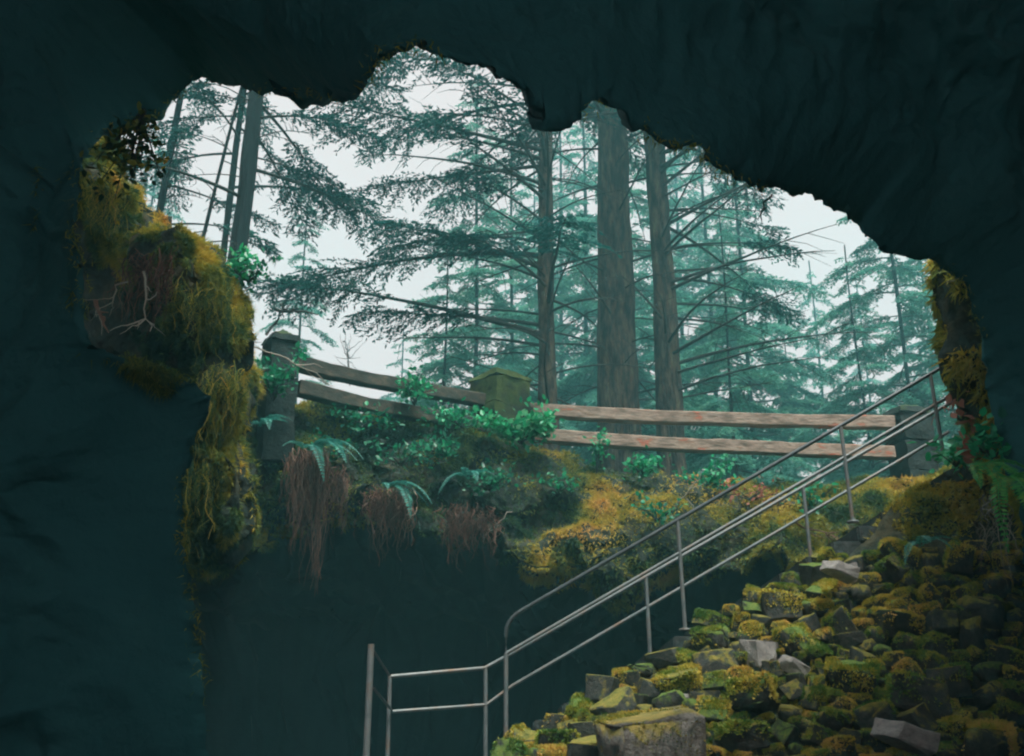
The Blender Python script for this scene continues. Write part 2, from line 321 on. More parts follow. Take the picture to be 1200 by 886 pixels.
xs, ys = np.meshgrid(np.linspace(-14, 14, 70), np.linspace(-10, 26, 90))
fl = np.stack([xs, ys, fbm(np.stack([xs * .5, ys * .5, xs * 0], -1), 5) * 0.25 + 0.1], -1)
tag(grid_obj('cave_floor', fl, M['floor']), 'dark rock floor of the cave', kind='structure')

# ---- far bank under the fence: turf top, steep mossy face, undercut
TOP = [(-320, 424, 13.8), (60, 430, 14.2), (240, 450, 14.6), (300, 466, 14.9), (380, 474, 15.2), (440, 488, 15.5), (520, 494, 15.8), (600, 505, 16.0), (660, 530, 16.2), (720, 548, 16.3), (800, 556, 16.4), (900, 566, 16.5), (980, 566, 16.4), (1050, 556, 16.2), (1130, 536, 15.8), (1300, 510, 15.4)]
BOT = [(-320, 580, 13.2), (60, 590, 13.6), (240, 610, 13.8), (300, 622, 14.0), (350, 606, 14.2), (410, 612, 14.3), (470, 606, 14.4), (520, 618, 14.5), (570, 628, 14.5), (605, 672, 14.4), (660, 690, 14.4), (720, 684, 14.5), (790, 655, 14.7), (860, 655, 14.7), (940, 655, 14.6), (1050, 690, 14.4), (1130, 700, 14.2), (1300, 700, 14)]
NB = 420
def by_x(a, n):
    a = np.asarray(a, float); x = np.linspace(a[0, 0], a[-1, 0], n)
    return np.stack([x, np.interp(x, a[:, 0], a[:, 1]), np.interp(x, a[:, 0], a[:, 2])], -1)
tp = by_x(TOP, NB); bt = by_x(BOT, NB)
tw = P(tp[:, 0], tp[:, 1], tp[:, 2]); bw = P(bt[:, 0], bt[:, 1], bt[:, 2])
rows = []
for dyy in (9.0, 6.0, 4.0, 2.6, 1.5, 0.7):
    q = tw.copy(); q[:, 1] += dyy; q[:, 2] += -0.03 * dyy - 0.12 * min(1, dyy); rows.append(q)
for s in np.linspace(0, 1, 40):
    q = tw * (1 - s) + bw * s
    bul = np.sin(np.pi * s)
    q[:, 1] -= 0.28 * bul; rows.append(q)
for s in np.linspace(0.08, 1, 16):      # undercut: the roof of the passage running on under the bank
    q = bw.copy(); q[:, 1] += 7.5 * s; q[:, 2] -= 0.15 * s + 0.2 * np.sin(np.pi * s); rows.append(q)
for s in np.linspace(0.2, 1, 6):
    q = bw.copy(); q[:, 1] += 7.5 + 0.6 * s; q[:, 2] = (bw[:, 2] - 0.15) * (1 - s) - 0.3 * s; rows.append(q)
G = np.stack(rows)
lumps = vfbm(G * np.array([1.1, 1.1, 1.5]), 41, 4) * 0.34 + vfbm(G * 3.4, 43, 3) * 0.19
fade = np.r_[np.linspace(0.05, 0.4, 6), np.linspace(0.45, 1, 40), np.ones(22)][:, None, None]
bank = G + lumps * fade
tag(grid_obj('bank', bank[:47], M['earth']), 'mossy earth bank below the fence with a dark hollow under it', kind='structure')
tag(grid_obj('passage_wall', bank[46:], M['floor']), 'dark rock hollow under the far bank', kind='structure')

# ---- forest floor on top, round the pit and over the cave roof
roof_part = lip[(lip[:, 1] < 306) & (np.arange(len(lip)) > 100)]
inner = [(q[0], q[1], q[2] + 1.3) for q in P(*(roof_part[::14].T))]
inner = [(x * 1.03, y + 0.3, max(z, 6.2)) for x, y, z in inner]          # over the roof, left to right
far = [tuple(q) for q in bank[2, ::12]][::-1]                            # along the bank top, right to left
left = [(-13.0, 12.0, 7.0), (-10.0, 10.0, 8.6), (-6.5, 8.6, 9.2)]; right = [(7.0, 9.6, 7.6), (9.6, 12.0, 7.0)]
loop = np.array(right + far + left)      # open towards us: the cave roof itself closes that side
rows = []
cen = np.array([1.0, 12.0, 0])
for k, f in enumerate([1, 1.12, 1.35, 1.8, 2.6, 4.2]):
    q = cen + (loop - cen) * np.array([f, f, 1]); t_ = min(1, k / 4)
    q[:, 2] = loop[:, 2] * (1 - t_) + 6.4 * t_ + (fbm(q * 0.35, 61) * 0.25 * min(1, k) if k < 6 else 0)
    rows.append(q)
tag(grid_obj('ground', np.stack(rows), M['duff']), 'forest floor around the cave mouth', kind='structure')

# ---- mossy ledge on the left: the corner of the pit wall out in the light
EDGE = [(118, 150), (132, 172), (146, 205), (168, 240), (192, 268), (226, 288), (258, 298), (276, 318), (288, 345), (286, 384), (291, 430), (292, 480), (297, 530), (302, 575), (304, 606), (296, 628), (276, 650), (248, 664), (212, 674), (160, 680), (90, 684)]
ed = resample(np.array([(a, b, 11.0) for a, b in EDGE]), 150)
cols = []
prof = [(-20, 16.0), (-30, 14.4), (-22, 13.0), (-8, 12.0), (0, 11.2), (-14, 10.85), (-34, 10.6), (-60, 10.5), (-95, 10.5), (-130, 10.6), (-170, 10.9), (-200, 11.4)]
pr = np.array(prof, float); pk = np.linspace(0, len(pr) - 1, 64)
po = np.interp(pk, np.arange(len(pr)), pr[:, 0]); pY = np.interp(pk, np.arange(len(pr)), pr[:, 1])
LG = np.stack([P(ed[:, 0] + a * (1 if b < 11.3 else 1), ed[:, 1] + (0 if b < 11.3 else (b - 11.2) * 6), b) for a, b in zip(po, pY)], 1)
ledge = LG + vfbm(LG * 1.2, 71, 4) * 0.20 + vfbm(LG * 3.6, 73, 3) * 0.13
tag(grid_obj('mossy_ledge', ledge, M['ledge']), 'moss hung rock ledge at the left edge of the pit', kind='structure')

# ---- mossy corner on the right, hanging over the top of the stairs
EDR = [(1094, 300), (1098, 330), (1102, 365), (1102, 400), (1100, 425), (1106, 450), (1122, 478), (1138, 505), (1150, 530), (1172, 560), (1190, 600), (1200, 660), (1210, 760)]
er = resample(np.array([(a, b, 10.6) for a, b in EDR]), 90)
pr = np.array([(60, 14.0), (20, 12.2), (2, 11.2), (0, 10.8), (8, 10.5), (24, 10.3), (60, 10.15), (120, 10.0), (200, 9.9)], float)
pk = np.linspace(0, len(pr) - 1, 40); po = np.interp(pk, np.arange(len(pr)), pr[:, 0]); pY = np.interp(pk, np.arange(len(pr)), pr[:, 1])
RG = np.stack([P(er[:, 0] + a, er[:, 1], b) for a, b in zip(po, pY)], 1)
corner = RG + vfbm(RG * 1.4, 81, 4) * 0.12 + vfbm(RG * 5, 83, 3) * 0.05
tag(grid_obj('mossy_corner', corner, M['ledge']), 'moss edged rock corner at the right of the pit', kind='structure')

# ---- rubble slope beside the stairs (what the stones lie on)
STOP = [(560, 905), (600, 866), (650, 866), (700, 812), (760, 782), (810, 752), (860, 712), (910, 694), (950, 664), (1000, 640), (1040, 590), (1080, 560), (1130, 540), (1200, 525), (1300, 520)]
st = np.interp(np.linspace(560, 1300, 160), [a for a, b in STOP], [b for a, b in STOP]); sx = np.linspace(560, 1300, 160)
def slope_pt(px, f):
    """f 0 at the crest behind, 1 at the foot of the picture, more towards us"""
    px = np.asarray(px, float); top = np.interp(px, [a for a, b in STOP], [b for a, b in STOP])
    Yt = np.interp(px, [560, 900, 1300], [11.6, 12.1, 12.6]); Yb = np.interp(px, [560, 900, 1300], [10.7, 10.5, 10.4])
    py = top + (905 - top) * f; Y = Yt + (Yb - Yt) * f
    return P(px, py, Y)
rows = []
for dyy, dz in ((3.4, -1.2), (2.4, -0.6), (1.2, -0.25), (0.5, -0.1)):
    q = slope_pt(sx, 0.0); q[:, 1] += dyy; q[:, 2] += dz; rows.append(q)
for f in np.linspace(0, 1.0, 40): rows.append(slope_pt(sx, f))
for s in np.linspace(0.2, 1, 6):
    q = slope_pt(sx, 1.0); q[:, 1] -= 2.6 * s; q[:, 2] = q[:, 2] * (1 - s) - 0.2 * s; rows.append(q)
SG = np.stack(rows); slope = SG + vfbm(SG * 2.2, 91, 4) * 0.09
slope[:, :, 2] -= 0.06
tag(grid_obj('rubble_slope', slope, M['earth']), 'earth slope under the mossy stones beside the stairs', kind='structure')

# ================================================================== FENCE
def timber_rail(name, a, b, h, d, m, parent, origin, rng, bow=0.03):
    a = np.asarray(a, float); b = np.asarray(b, float); n = 26
    ax = nrm(b - a); side = nrm(np.cross(ax, [0, 0, 1.0])); up = np.cross(side, ax)
    sec = np.array([(-1, -1), (-0.86, -1.0), (0.86, -1), (1, -0.86), (1, 0.84), (0.84, 1), (-0.84, 1), (-1, 0.84)], float) * 0.5
    V = []
    for t in np.linspace(0, 1, n):
        c = a * (1 - t) + b * t + up * (-bow * math.sin(math.pi * t)) + vfbm(np.array([t * 5, h * 9, a[2]]), 7, 2) * 0.012
        hh = h * (1 + 0.07 * float(vnoise(np.array([t * 9, a[0], a[2] * 3]), 9)))
        ring_ = c + side * (sec[:, :1] * d) + up * (sec[:, 1:] * hh)
        V.append(ring_ + vfbm(ring_ * 5, 15, 2) * 0.008)
    V = np.array(V); k = len(sec); mb = MB()
    i = np.arange(n - 1)[:, None] * k; j = np.arange(k)[None]; jn = (j + 1) % k
    mb.add(V, np.stack([i + j, i + jn, i + k + jn, i + k + j], -1).reshape(-1, 4))
    for e in (0, n - 1):
        cc = np.concatenate([V[e], V[e].mean(0)[None]]); q = np.stack([np.full(k, k), np.arange(k), (np.arange(k) + 1) % k], -1)
        mb.add(cc, q[:, [0, 1, 2, 2]])
    o = mb.build(name, m, parent, smooth=False, origin=origin)
    return o
rng = np.random.default_rng(5)
f1 = P(620, 505, 16.3)
fr = empty('rail_fence', f1, 'pale weathered two-rail timber fence with reddish patches in front of the big trunks', 'fence')
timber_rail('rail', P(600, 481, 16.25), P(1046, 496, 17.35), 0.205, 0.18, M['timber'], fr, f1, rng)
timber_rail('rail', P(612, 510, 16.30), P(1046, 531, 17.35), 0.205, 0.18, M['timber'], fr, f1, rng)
f2 = P(450, 470, 15.2)
fl2 = empty('rail_fence', f2, 'dark two-rail timber fence sloping down from the left stone pier', 'fence')
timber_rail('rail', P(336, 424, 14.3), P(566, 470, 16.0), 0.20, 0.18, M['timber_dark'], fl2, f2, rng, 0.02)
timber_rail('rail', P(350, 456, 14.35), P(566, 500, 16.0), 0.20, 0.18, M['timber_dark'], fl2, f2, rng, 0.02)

def pier(px, pyt, Y, wd, hgt, rz, label, m, cap=0.10):
    c = P(px, pyt, Y); base = c - np.array([0, 0, hgt])
    e = empty('stone_pier', base, label, 'pier', 'stone fence piers')
    e.rotation_euler = (0, 0, R(rz))
    def block(name, w0, w1, z0, z1, seed, par, top=0.0):
        n = 9; u = np.linspace(-1, 1, n); V = []; F = []; off = 0; mb = MB()
        def face(fn):
            A, B = np.meshgrid(u, u); p = fn(A, B); p = p.reshape(-1, 3); mb.add(p, grid_F(n, n))
        def wz(B): return (w0 + (w1 - w0) * (B + 1) / 2) / 2
        def zz(B): return z0 + (z1 - z0) * (B + 1) / 2
        face(lambda A, B: np.stack([A * wz(B), -wz(B), zz(B)], -1)); face(lambda A, B: np.stack([-A * wz(B), wz(B), zz(B)], -1))
        face(lambda A, B: np.stack([wz(B), A * wz(B), zz(B)], -1)); face(lambda A, B: np.stack([-wz(B), -A * wz(B), zz(B)], -1))
        face(lambda A, B: np.stack([A * w1 / 2, B * w1 / 2, z1 + top * (1 - np.maximum(abs(A), abs(B)))], -1))
        face(lambda A, B: np.stack([A * w0 / 2, -B * w0 / 2, np.full_like(A, z0)], -1))
        for q in range(len(mb.V)):
            mb.V[q] = mb.V[q] + vfbm(mb.V[q] * 3.3 + seed, 17, 3) * 0.035
        return mb.build(name, m, par)
    z = 0; k = 0
    body = hgt - 0.12
    for i, fr_ in enumerate((0.36, 0.33, 0.31)):
        hh = body * fr_
        block('stone_course', wd * (1 - 0.02 * i) , wd * (0.985 - 0.02 * i), z + 0.004, z + hh - 0.012, seed=i * 3.1 + px, par=e); z += hh
    block('cap_stone', wd * 1.03, wd * 0.90, z, z + 0.10, seed=9.7 + px, par=e, top=cap)
    return e
pier(587, 440, 16.15, 0.72, 1.55, 38, 'green mossy stone pier where the dark and pale fences meet', M['pier'])
pier(330, 394, 14.3, 0.44, 1.9, 31, 'dark stone pier with bare twigs at the left end of the fence', M['pier_dark'])
pier(1062, 480, 17.5, 0.60, 1.7, 12, 'brownish mossy stone pier behind the handrails at the right end of the fence', M['pier_dark'])

# ================================================================== HANDRAILS AND STEPS
def pipe(mb, pts, r, n=10):
    pts = np.asarray(pts, float)
    mb.tube(pts, r, n)
def arc3(a, b, c, k=6):   # rounded corner a-b-c
    t = np.linspace(0, 1, k)[:, None]
    return (1 - t) ** 2 * a + 2 * t * (1 - t) * b + t ** 2 * c
YA, YB = 12.45, 13.45
A0, A1 = P(600, 722, YA), P(1106, 429, YA)
Am0, Am1 = P(597, 764, YA), P(1122, 459, YA)
hA = empty('handrail', P(597, 850, YA), 'near steel stair handrail with a rounded lower end and a dark top rail', 'handrail')
org = np.array(hA.location)
down = np.array([0, 0, -1.0])
top = np.concatenate([[P(593, 770, YA)], arc3(P(593, 742, YA), P(593, 726, YA), P(612, 715, YA)), [A1]])
m_ = MB(); pipe(m_, top, 0.025); m_.build('top_rail', M['steel_dark'], hA, origin=org)
m_ = MB(); pipe(m_, [P(593, 766, YA), Am1], 0.021); m_.build('middle_rail', M['steel'], hA, origin=org)
def on_line(a, b, x): t = (x - a[0]) / (b[0] - a[0]); return a * (1 - t) + b * t
def post(par, p, L, r, mt, tilt=0.0):
    m_ = MB(); q = p + np.array([tilt, 0, -L]); pipe(m_, [p, p * .5 + q * .5, q], r); o = m_.build('post', mt, par, origin=org)
    m2 = MB(); m2.tube([q + [0, 0, 0.006], q + [0, 0, 0.022]], [0.075, 0.07], 12); m2.build('base_flange', mt, o, origin=org)
post(hA, P(593, 766, YA), 0.95, 0.026, M['steel'])
for px, L in ((794, 1.28), (985, 1.2), (1090, 1.1)):
    Xp = P(px, 500, YA)[0]
    py = np.interp(px, [600, 1106], [722, 429]); p = P(px, py, YA)
    post(hA, p, L, 0.024, M['steel'], 0.02)
hB = empty('handrail', P(570, 886, YB), 'far grey steel handrail running from the lower landing up the stairs', 'handrail')
org = np.array(hB.location)
Yl = 13.2
T = [P(457, 793, Yl), P(568, 783, YB), P(596, 768, YB), P(1126, 465, YB)]
Mi = [P(460, 834, Yl), P(570, 826, YB), P(600, 804, YB), P(1112, 506, YB)]
m_ = MB(); pipe(m_, T, 0.025); m_.build('top_rail', M['steel'], hB, origin=org)
m_ = MB(); pipe(m_, Mi, 0.022); m_.build('middle_rail', M['steel'], hB, origin=org)
for px, py, L, Yq in ((457, 791, 1.5, Yl), (569, 782, 1.45, YB), (757, 676, 1.25, YB), (941, 570, 1.0, YB)):
    post(hB, P(px, py, Yq), L, 0.025, M['steel'], 0.012)
hC = empty('handrail', P(436, 886, 11.2), 'short dark landing rail joined to the tall leftmost steel post', 'handrail')
org = np.array(hC.location)
post(hC, P(435, 755, 11.2), 1.5, 0.033, M['steel'])
for a, b in (((437, 762, 11.2), (456, 791, 13.15)), ((437, 806, 11.2), (459, 832, 13.15))):
    m_ = MB(); pipe(m_, [P(*a), P(*b)], 0.014); m_.build('side_rail', M['steel_dark'], hC, origin=org)

stc = empty('staircase', P(600, 860, 12.95), 'dark stone steps climbing to the right between the handrails', 'stairs')
org = np.array(stc.location)
ns = 18
stepm = None
for i in range(ns):
    t = i / (ns - 1)
    p = A0 * (1 - t) + A1 * t; c = np.array([p[0] + 0.1, (YA + YB) / 2, p[2] - 1.32])
    if stepm is None:
        bm = bmesh.new(); bmesh.ops.create_cube(bm, size=1.0)
        for v in bm.verts: v.co = Vector((v.co.x * 0.36, v.co.y * 1.24, v.co.z * 0.19 - 0.095))
        bmesh.ops.bevel(bm, geom=bm.edges[:], offset=0.02, segments=2, affect='EDGES')
        stepm = bpy.data.meshes.new('step'); bm.to_mesh(stepm); bm.free(); stepm.materials.append(M['step'])
    o = bpy.data.objects.new('step', stepm); col.objects.link(o); o.parent = stc; o.location = Vector(c - org)
bm = bmesh.new(); bmesh.ops.create_cube(bm, size=1.0)
for v in bm.verts: v.co = Vector((v.co.x * 2.6, v.co.y * 1.6, v.co.z * 0.18))
bmesh.ops.bevel(bm, geom=bm.edges[:], offset=0.02, segments=2, affect='EDGES')
me = bpy.data.meshes.new('lower_landing'); bm.to_mesh(me); bm.free()
o = obj('lower_landing', me, M['step'], stc); o.location = Vector(np.array([-1.25, 13.0, A0[2] - 1.80]) - org)

# ================================================================== STONES
def stone_mesh(seed, sub=2, flat=0.55, chips=8):
    """broken angular block: hull of a few corners, edges knocked off, faces roughened"""
    r = np.random.default_rng(seed); bm = bmesh.new()
    for c in np.array([(a, b, c) for a in (-1, 1) for b in (-1, 1) for c in (-1, 1)], float):
        for _ in range(2):
            q = c * r.uniform(0.55, 1.0, 3) * np.array([0.95, 0.8, 0.62 if flat < 0.6 else 0.8]); bm.verts.new(q)
    for _ in range(chips):
        q = nrm(r.normal(size=3)) * np.array([1.0, 0.85, 0.6]) * r.uniform(0.75, 1.0); bm.verts.new(q)
    res = bmesh.ops.convex_hull(bm, input=bm.verts[:])
    junk = [g for g in res['geom_interior'] + res['geom_unused'] if isinstance(g, bmesh.types.BMVert)]
    if junk: bmesh.ops.delete(bm, geom=list(set(junk)), context='VERTS')
    rd = seed % 2 == 1; bmesh.ops.remove_doubles(bm, verts=bm.verts[:], dist=0.22)
    bmesh.ops.bevel(bm, geom=bm.edges[:], offset=0.15 if rd else 0.06, segments=2 if rd else 1, affect='EDGES', clamp_overlap=True)
    bmesh.ops.triangulate(bm, faces=bm.faces[:])
    bmesh.ops.subdivide_edges(bm, edges=[e for e in bm.edges if e.calc_length() > 0.3], cuts=1, use_grid_fill=True)
    bmesh.ops.triangulate(bm, faces=bm.faces[:])
    V = np.array([v.co[:] for v in bm.verts]); V = V + vfbm(V * 2.6 + seed, seed, 3) * (0.09 if rd else 0.05)
    for v, c in zip(bm.verts, V): v.co = c
    bmesh.ops.recalc_face_normals(bm, faces=bm.faces[:])
    for f in bm.faces: f.smooth = rd
    me = bpy.data.meshes.new('stone'); bm.to_mesh(me); bm.free(); return me
def mesh_arrays(me):
    n = len(me.vertices); V = np.empty(n * 3, np.float32); me.vertices.foreach_get('co', V); V = V.reshape(-1, 3).astype(float)
    F = np.array([p.vertices[:] for p in me.polygons]); return V, F
def moss_cap(me, seed, n=700, L=0.10, lo=0.40):
    r = np.random.default_rng(seed); V, F = mesh_arrays(me)
    A, B, C = V[F[:, 0]], V[F[:, 1]], V[F[:, 2]]; cr = np.cross(B - A, C - A); ar = np.linalg.norm(cr, axis=1); N = nrm(cr)
    ce = (A + B + C) / 3
    wgt = ar * np.clip((N[:, 2] - lo) * 1.6, 0, 1) * np.clip(ce[:, 2] * 3 + 0.6, 0, 1) * np.clip(fbm(ce * 1.6 + seed * 3.1, seed, 3) * 2.2 + 0.8, 0, 1)
    if wgt.sum() < 1e-6: wgt = ar
    c = r.choice(len(F), n, p=wgt / wgt.sum()); u, v = r.random((2, n, 1)); fl = (u + v) > 1; u = np.where(fl, 1 - u, u); v = np.where(fl, 1 - v, v)
    p = A[c] * (1 - u - v) + B[c] * u + C[c] * v
    d = N[c] * 0.9 + r.normal(size=(n, 3)) * 0.6 + np.array([0, 0, -0.25])
    Vb, Fb = blades(p - N[c] * 0.01, d, r.uniform(0.6, 1.3, n) * L, L * 0.42, r)
    t = np.clip(0.46 + 0.30 * fbm(p * 1.4 + seed, seed + 9, 3) + r.normal(size=n) * 0.10, 0, 1)
    return mesh_np('moss', Vb, Fb, False, np.repeat(t, 4))
SM = [stone_mesh(100 + i) for i in range(12)]
MC = [moss_cap(m, 200 + i, 2600, 0.15, -0.25) for i, m in enumerate(SM)]
for m in MC: m.materials.append(M['moss_cap'])
SMv = {}
for key in ('stone', 'stone_green', 'stone_pale', 'pier'):
    SMv[key] = []
    for m in SM:
        c = m.copy(); c.name = 'stone'; c.materials.clear(); c.materials.append(M[key]); SMv[key].append(c)

pile = empty('rock_pile', slope_pt(850, 0.95), 'heap of moss capped lava stones rising to the right beside the stairs', 'rock pile')
porg = np.array(pile.location)
rng = np.random.default_rng(12)
def put_stone(par, porg, p, size, key, rz, tilt=(0, 0), moss=True, v=None, squash=1.0):
    v = int(rng.integers(len(SM))) if v is None else v
    o = bpy.data.objects.new('stone', SMv[key][v]); col.objects.link(o); o.parent = par
    o.location = Vector(p - porg); o.rotation_euler = (tilt[0], tilt[1], rz); o.scale = (size, size * 0.9, size * squash)
    if moss:
        c = bpy.data.objects.new('moss', MC[v]); col.objects.link(c); c.parent = o; c['kind'] = 'stuff'
    return o
placed = []
def try_stone(px, f, s, **k):
    p = slope_pt(px, f)
    for q, sq in placed:
        if np.linalg.norm((p - q) * np.array([1, 1, 1.4])) < (s + sq) * 0.66: return
    placed.append((p, s))
    pale = rng.random() < 0.07; deep = rng.random()
    pale = pale and px < 1000; key = 'stone_pale' if pale else ('stone_green' if deep < 0.35 else 'stone')
    put_stone(pile, porg, p + [0, 0, s * 0.12], s, key, rng.uniform(0, 6.28), (rng.normal() * 0.24, rng.normal() * 0.24), moss=(not pale and rng.random() < 0.68), squash=rng.uniform(0.75, 1.35))
def in_pile(px, f):
    top = np.interp(px, [a for a, b in STOP], [b for a, b in STOP]); return not (px > 985 and (905 - top) * f < np.interp(px, [985, 1060, 1190], [10, 80, 120]))
for smin, smax, tries in ((0.25, 0.32, 30), (0.165, 0.23, 500), (0.115, 0.165, 6000), (0.075, 0.10, 3500)):
    for _ in range(tries):
        if len(placed) >= 292: break
        px = rng.uniform(590, 1190); f = rng.random() ** 0.9
        if in_pile(px, f): try_stone(px, f, rng.uniform(smin, smax))
b0 = P(758, 872, 10.35)
bo = empty('boulder', b0, 'large flat-topped pale boulder with ochre moss at the foot of the rock heap', 'boulder')
bmx = stone_mesh(325, 2, 0.62, 3); bmx.name = 'stone_body'
o = obj('stone_body', bmx, mossy_stone_mat('boulder_stone', [(0.3, (0.07, 0.075, 0.068)), (0.55, (0.20, 0.195, 0.175)), (0.8, (0.42, 0.41, 0.37))], [(0.3, (0.12, 0.14, 0.05)), (0.6, (0.34, 0.27, 0.08)), (0.85, (0.40, 0.27, 0.09))], 0.4), bo)
o.scale = (0.52, 0.46, 0.46); o.location = (0.02, 0, -0.02); o.rotation_euler = (0.16, 0.0, 0.25)
mc = moss_cap(bmx, 77, 2600, 0.06, 0.1); o2 = obj('moss', mc, M['moss'], o)
for px, py, Y, s, lab in ((985, 668, 11.5, 0.22, 'pale bare stone at the crest of the rock heap above the mossy lump'), (1062, 862, 10.3, 0.32, 'long grey bare stone low on the right of the rock heap')):
    p = P(px, py, Y); e = empty('loose_stone', p, lab, 'stone')
    o = bpy.data.objects.new('stone_body', SMv['stone_pale'][6]); col.objects.link(o); o.parent = e; o.scale = (s, s * .8, s * .7); o.rotation_euler = (0.1, 0.3, 0.4)

# ================================================================== MOSS (uncountable)
def moss_obj(name, label, p, N, L, W, rng, hang, tint, spread=0.6):
    n = len(p); d = N * 0.6 + rng.normal(size=(n, 3)) * spread + np.array([0, 0, -1.0]) * hang
    d = nrm(d); s_ = nrm(np.cross(d, rng.normal(size=(n, 3)))) * W * 0.6; LL = (L * rng.uniform(0.5, 1.4, n))[:, None]
    V = np.stack([p - s_, p + s_, p + d * LL], 1).reshape(-1, 3)
    return tag(obj(name, mesh_np(name, V, np.arange(n * 3).reshape(n, 3), False, np.repeat(np.clip(tint, 0, 1), 3)), M['moss']), label, kind='stuff')
rng = np.random.default_rng(31)
# bank: ochre clumps on the right half, greener to the left
p, N = grid_sample(bank[5:47], 480000, rng)
up = np.where((N[:, 1] > 0)[:, None], -N, N)
clump = fbm(p * np.array([1.6, 1.6, 2.4]), 301, 4)
xr = np.clip((p[:, 0] - 0.0) / 1.2, 0, 1)
keep = rng.random(len(p)) < np.clip(clump * 2.6 + 0.75, 0.12, 1)
p, up, clump, xr = p[keep], up[keep], clump[keep], xr[keep]
tn = 0.20 + 0.30 * xr + 0.46 * fbm(p * 1.5, 305, 3) + rng.normal(size=len(p)) * 0.08
for ax_, ay_, aY, am, aw in ((640, 655, 14.3, 0.5, 0.22), (690, 600, 14.6, 0.35, 0.3), (735, 585, 14.8, 0.4, 0.2), (620, 610, 14.4, 0.3, 0.25), (870, 610, 14.6, 0.35, 0.3)):
    c_ = P(ax_, ay_, aY); tn = tn + am * np.exp(-((p - c_) ** 2).sum(1) / (2 * aw ** 2))
moss_obj('moss', 'ochre and green moss clumps covering the bank under the fence', p + up * 0.02, up, 0.065, 0.016, rng, 0.5, tn)
# ledge on the left: hanging moss, with the lit edge and roof-shaded face painted into its tint
kk = np.arange(ledge.shape[1])                       # columns: 0 behind the corner, about 23 on its edge, then round to our side
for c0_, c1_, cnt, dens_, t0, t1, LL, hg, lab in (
        (17, 33, 170000, 0.34, 0.36, 0.46, 0.08, 0.9, 'yellow green moss, tinted lighter for the light on the outer edge of the left ledge'),
        (32, 52, 300000, 0.50, 0.15, 0.40, 0.085, 1.2, 'olive moss strands, tinted darker for the shade down the face of the left ledge')):
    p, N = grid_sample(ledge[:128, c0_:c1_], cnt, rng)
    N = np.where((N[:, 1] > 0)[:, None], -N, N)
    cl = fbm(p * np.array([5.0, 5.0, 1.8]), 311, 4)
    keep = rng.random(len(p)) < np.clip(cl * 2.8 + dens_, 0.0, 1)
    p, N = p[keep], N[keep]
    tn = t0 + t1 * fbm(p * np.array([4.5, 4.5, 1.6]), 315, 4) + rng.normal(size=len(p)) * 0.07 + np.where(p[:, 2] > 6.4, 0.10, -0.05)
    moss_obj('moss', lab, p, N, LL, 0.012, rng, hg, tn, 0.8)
q = np.concatenate([roof[:4, 40:330].reshape(-1, 3), *([roof[3:6, :330][:, (lip[:330, 1] > 330) & (lip[:330, 1] < 475)].reshape(-1, 3)] * 4), roof[4:5, :330][:, (lip[:330, 1] > 290) & (lip[:330, 1] < 470)].reshape(-1, 3)]); q = q[rng.integers(0, len(q), 26000)] + rng.normal(size=(26000, 3)) * 0.025
q = q[rng.random(len(q)) < np.clip(fbm(q * 1.7, 317, 3) * 2 + 0.6, 0, 1)]
moss_obj('moss', 'dark shaggy moss along the lower rim of the left ledge', q, np.zeros_like(q), 0.085, 0.011, rng, 0.9, 0.12 + 0.25 * rng.random(len(q)))
p, N = grid_sample(corner[:75, 3:30], 40000, rng)
N = np.where((N[:, 1] > 0)[:, None], -N, N)
keep = rng.random(len(p)) < np.clip(fbm(p * 2.2, 321, 3) * 2 + 0.6, 0, 1); p, N = p[keep], N[keep]
tn = 0.56 + 0.30 * fbm(p * 1.8, 325, 3) + rng.normal(size=len(p)) * 0.07
moss_obj('moss', 'olive moss hanging from the right corner above the stairs', p, N, 0.13, 0.03, rng, 0.9, tn)
# slope between the stones and the earth above them on the right
p, N = grid_sample(slope[3:42], 110000, rng)
N = np.where((N[:, 2] < 0)[:, None], -N, N)
keep = rng.random(len(p)) < np.clip(fbm(p * 2.0, 331, 4) * 2 + 0.0 + np.clip((p[:, 2] - 3.9) * 0.8, 0, 0.9), 0, 1); p, N = p[keep], N[keep]
tn = 0.45 + 0.35 * fbm(p * 1.5, 335, 3) + rng.normal(size=len(p)) * 0.07 + np.clip((p[:, 2] - 4.2) * 0.2, 0, 0.18)
moss_obj('moss', 'moss growing between the stones of the heap', p, N, 0.065, 0.026, rng, 0.15, tn)
# a thin fringe along the cave lip
sel = rng.integers(100, 960, 3600); p = ring[sel] + rng.normal(size=(3600, 3)) * 0.03
keep = rng.random(len(p)) < np.clip(fbm(p * 1.2, 341, 3) * 2.4 + 0.15, 0, 1); p = p[keep]
moss_obj('moss', 'thin ragged moss fringe along the edge of the cave roof', p, np.zeros_like(p), 0.055, 0.009, rng, 0.8, 0.25 + 0.25 * rng.random(len(p)), 0.8)

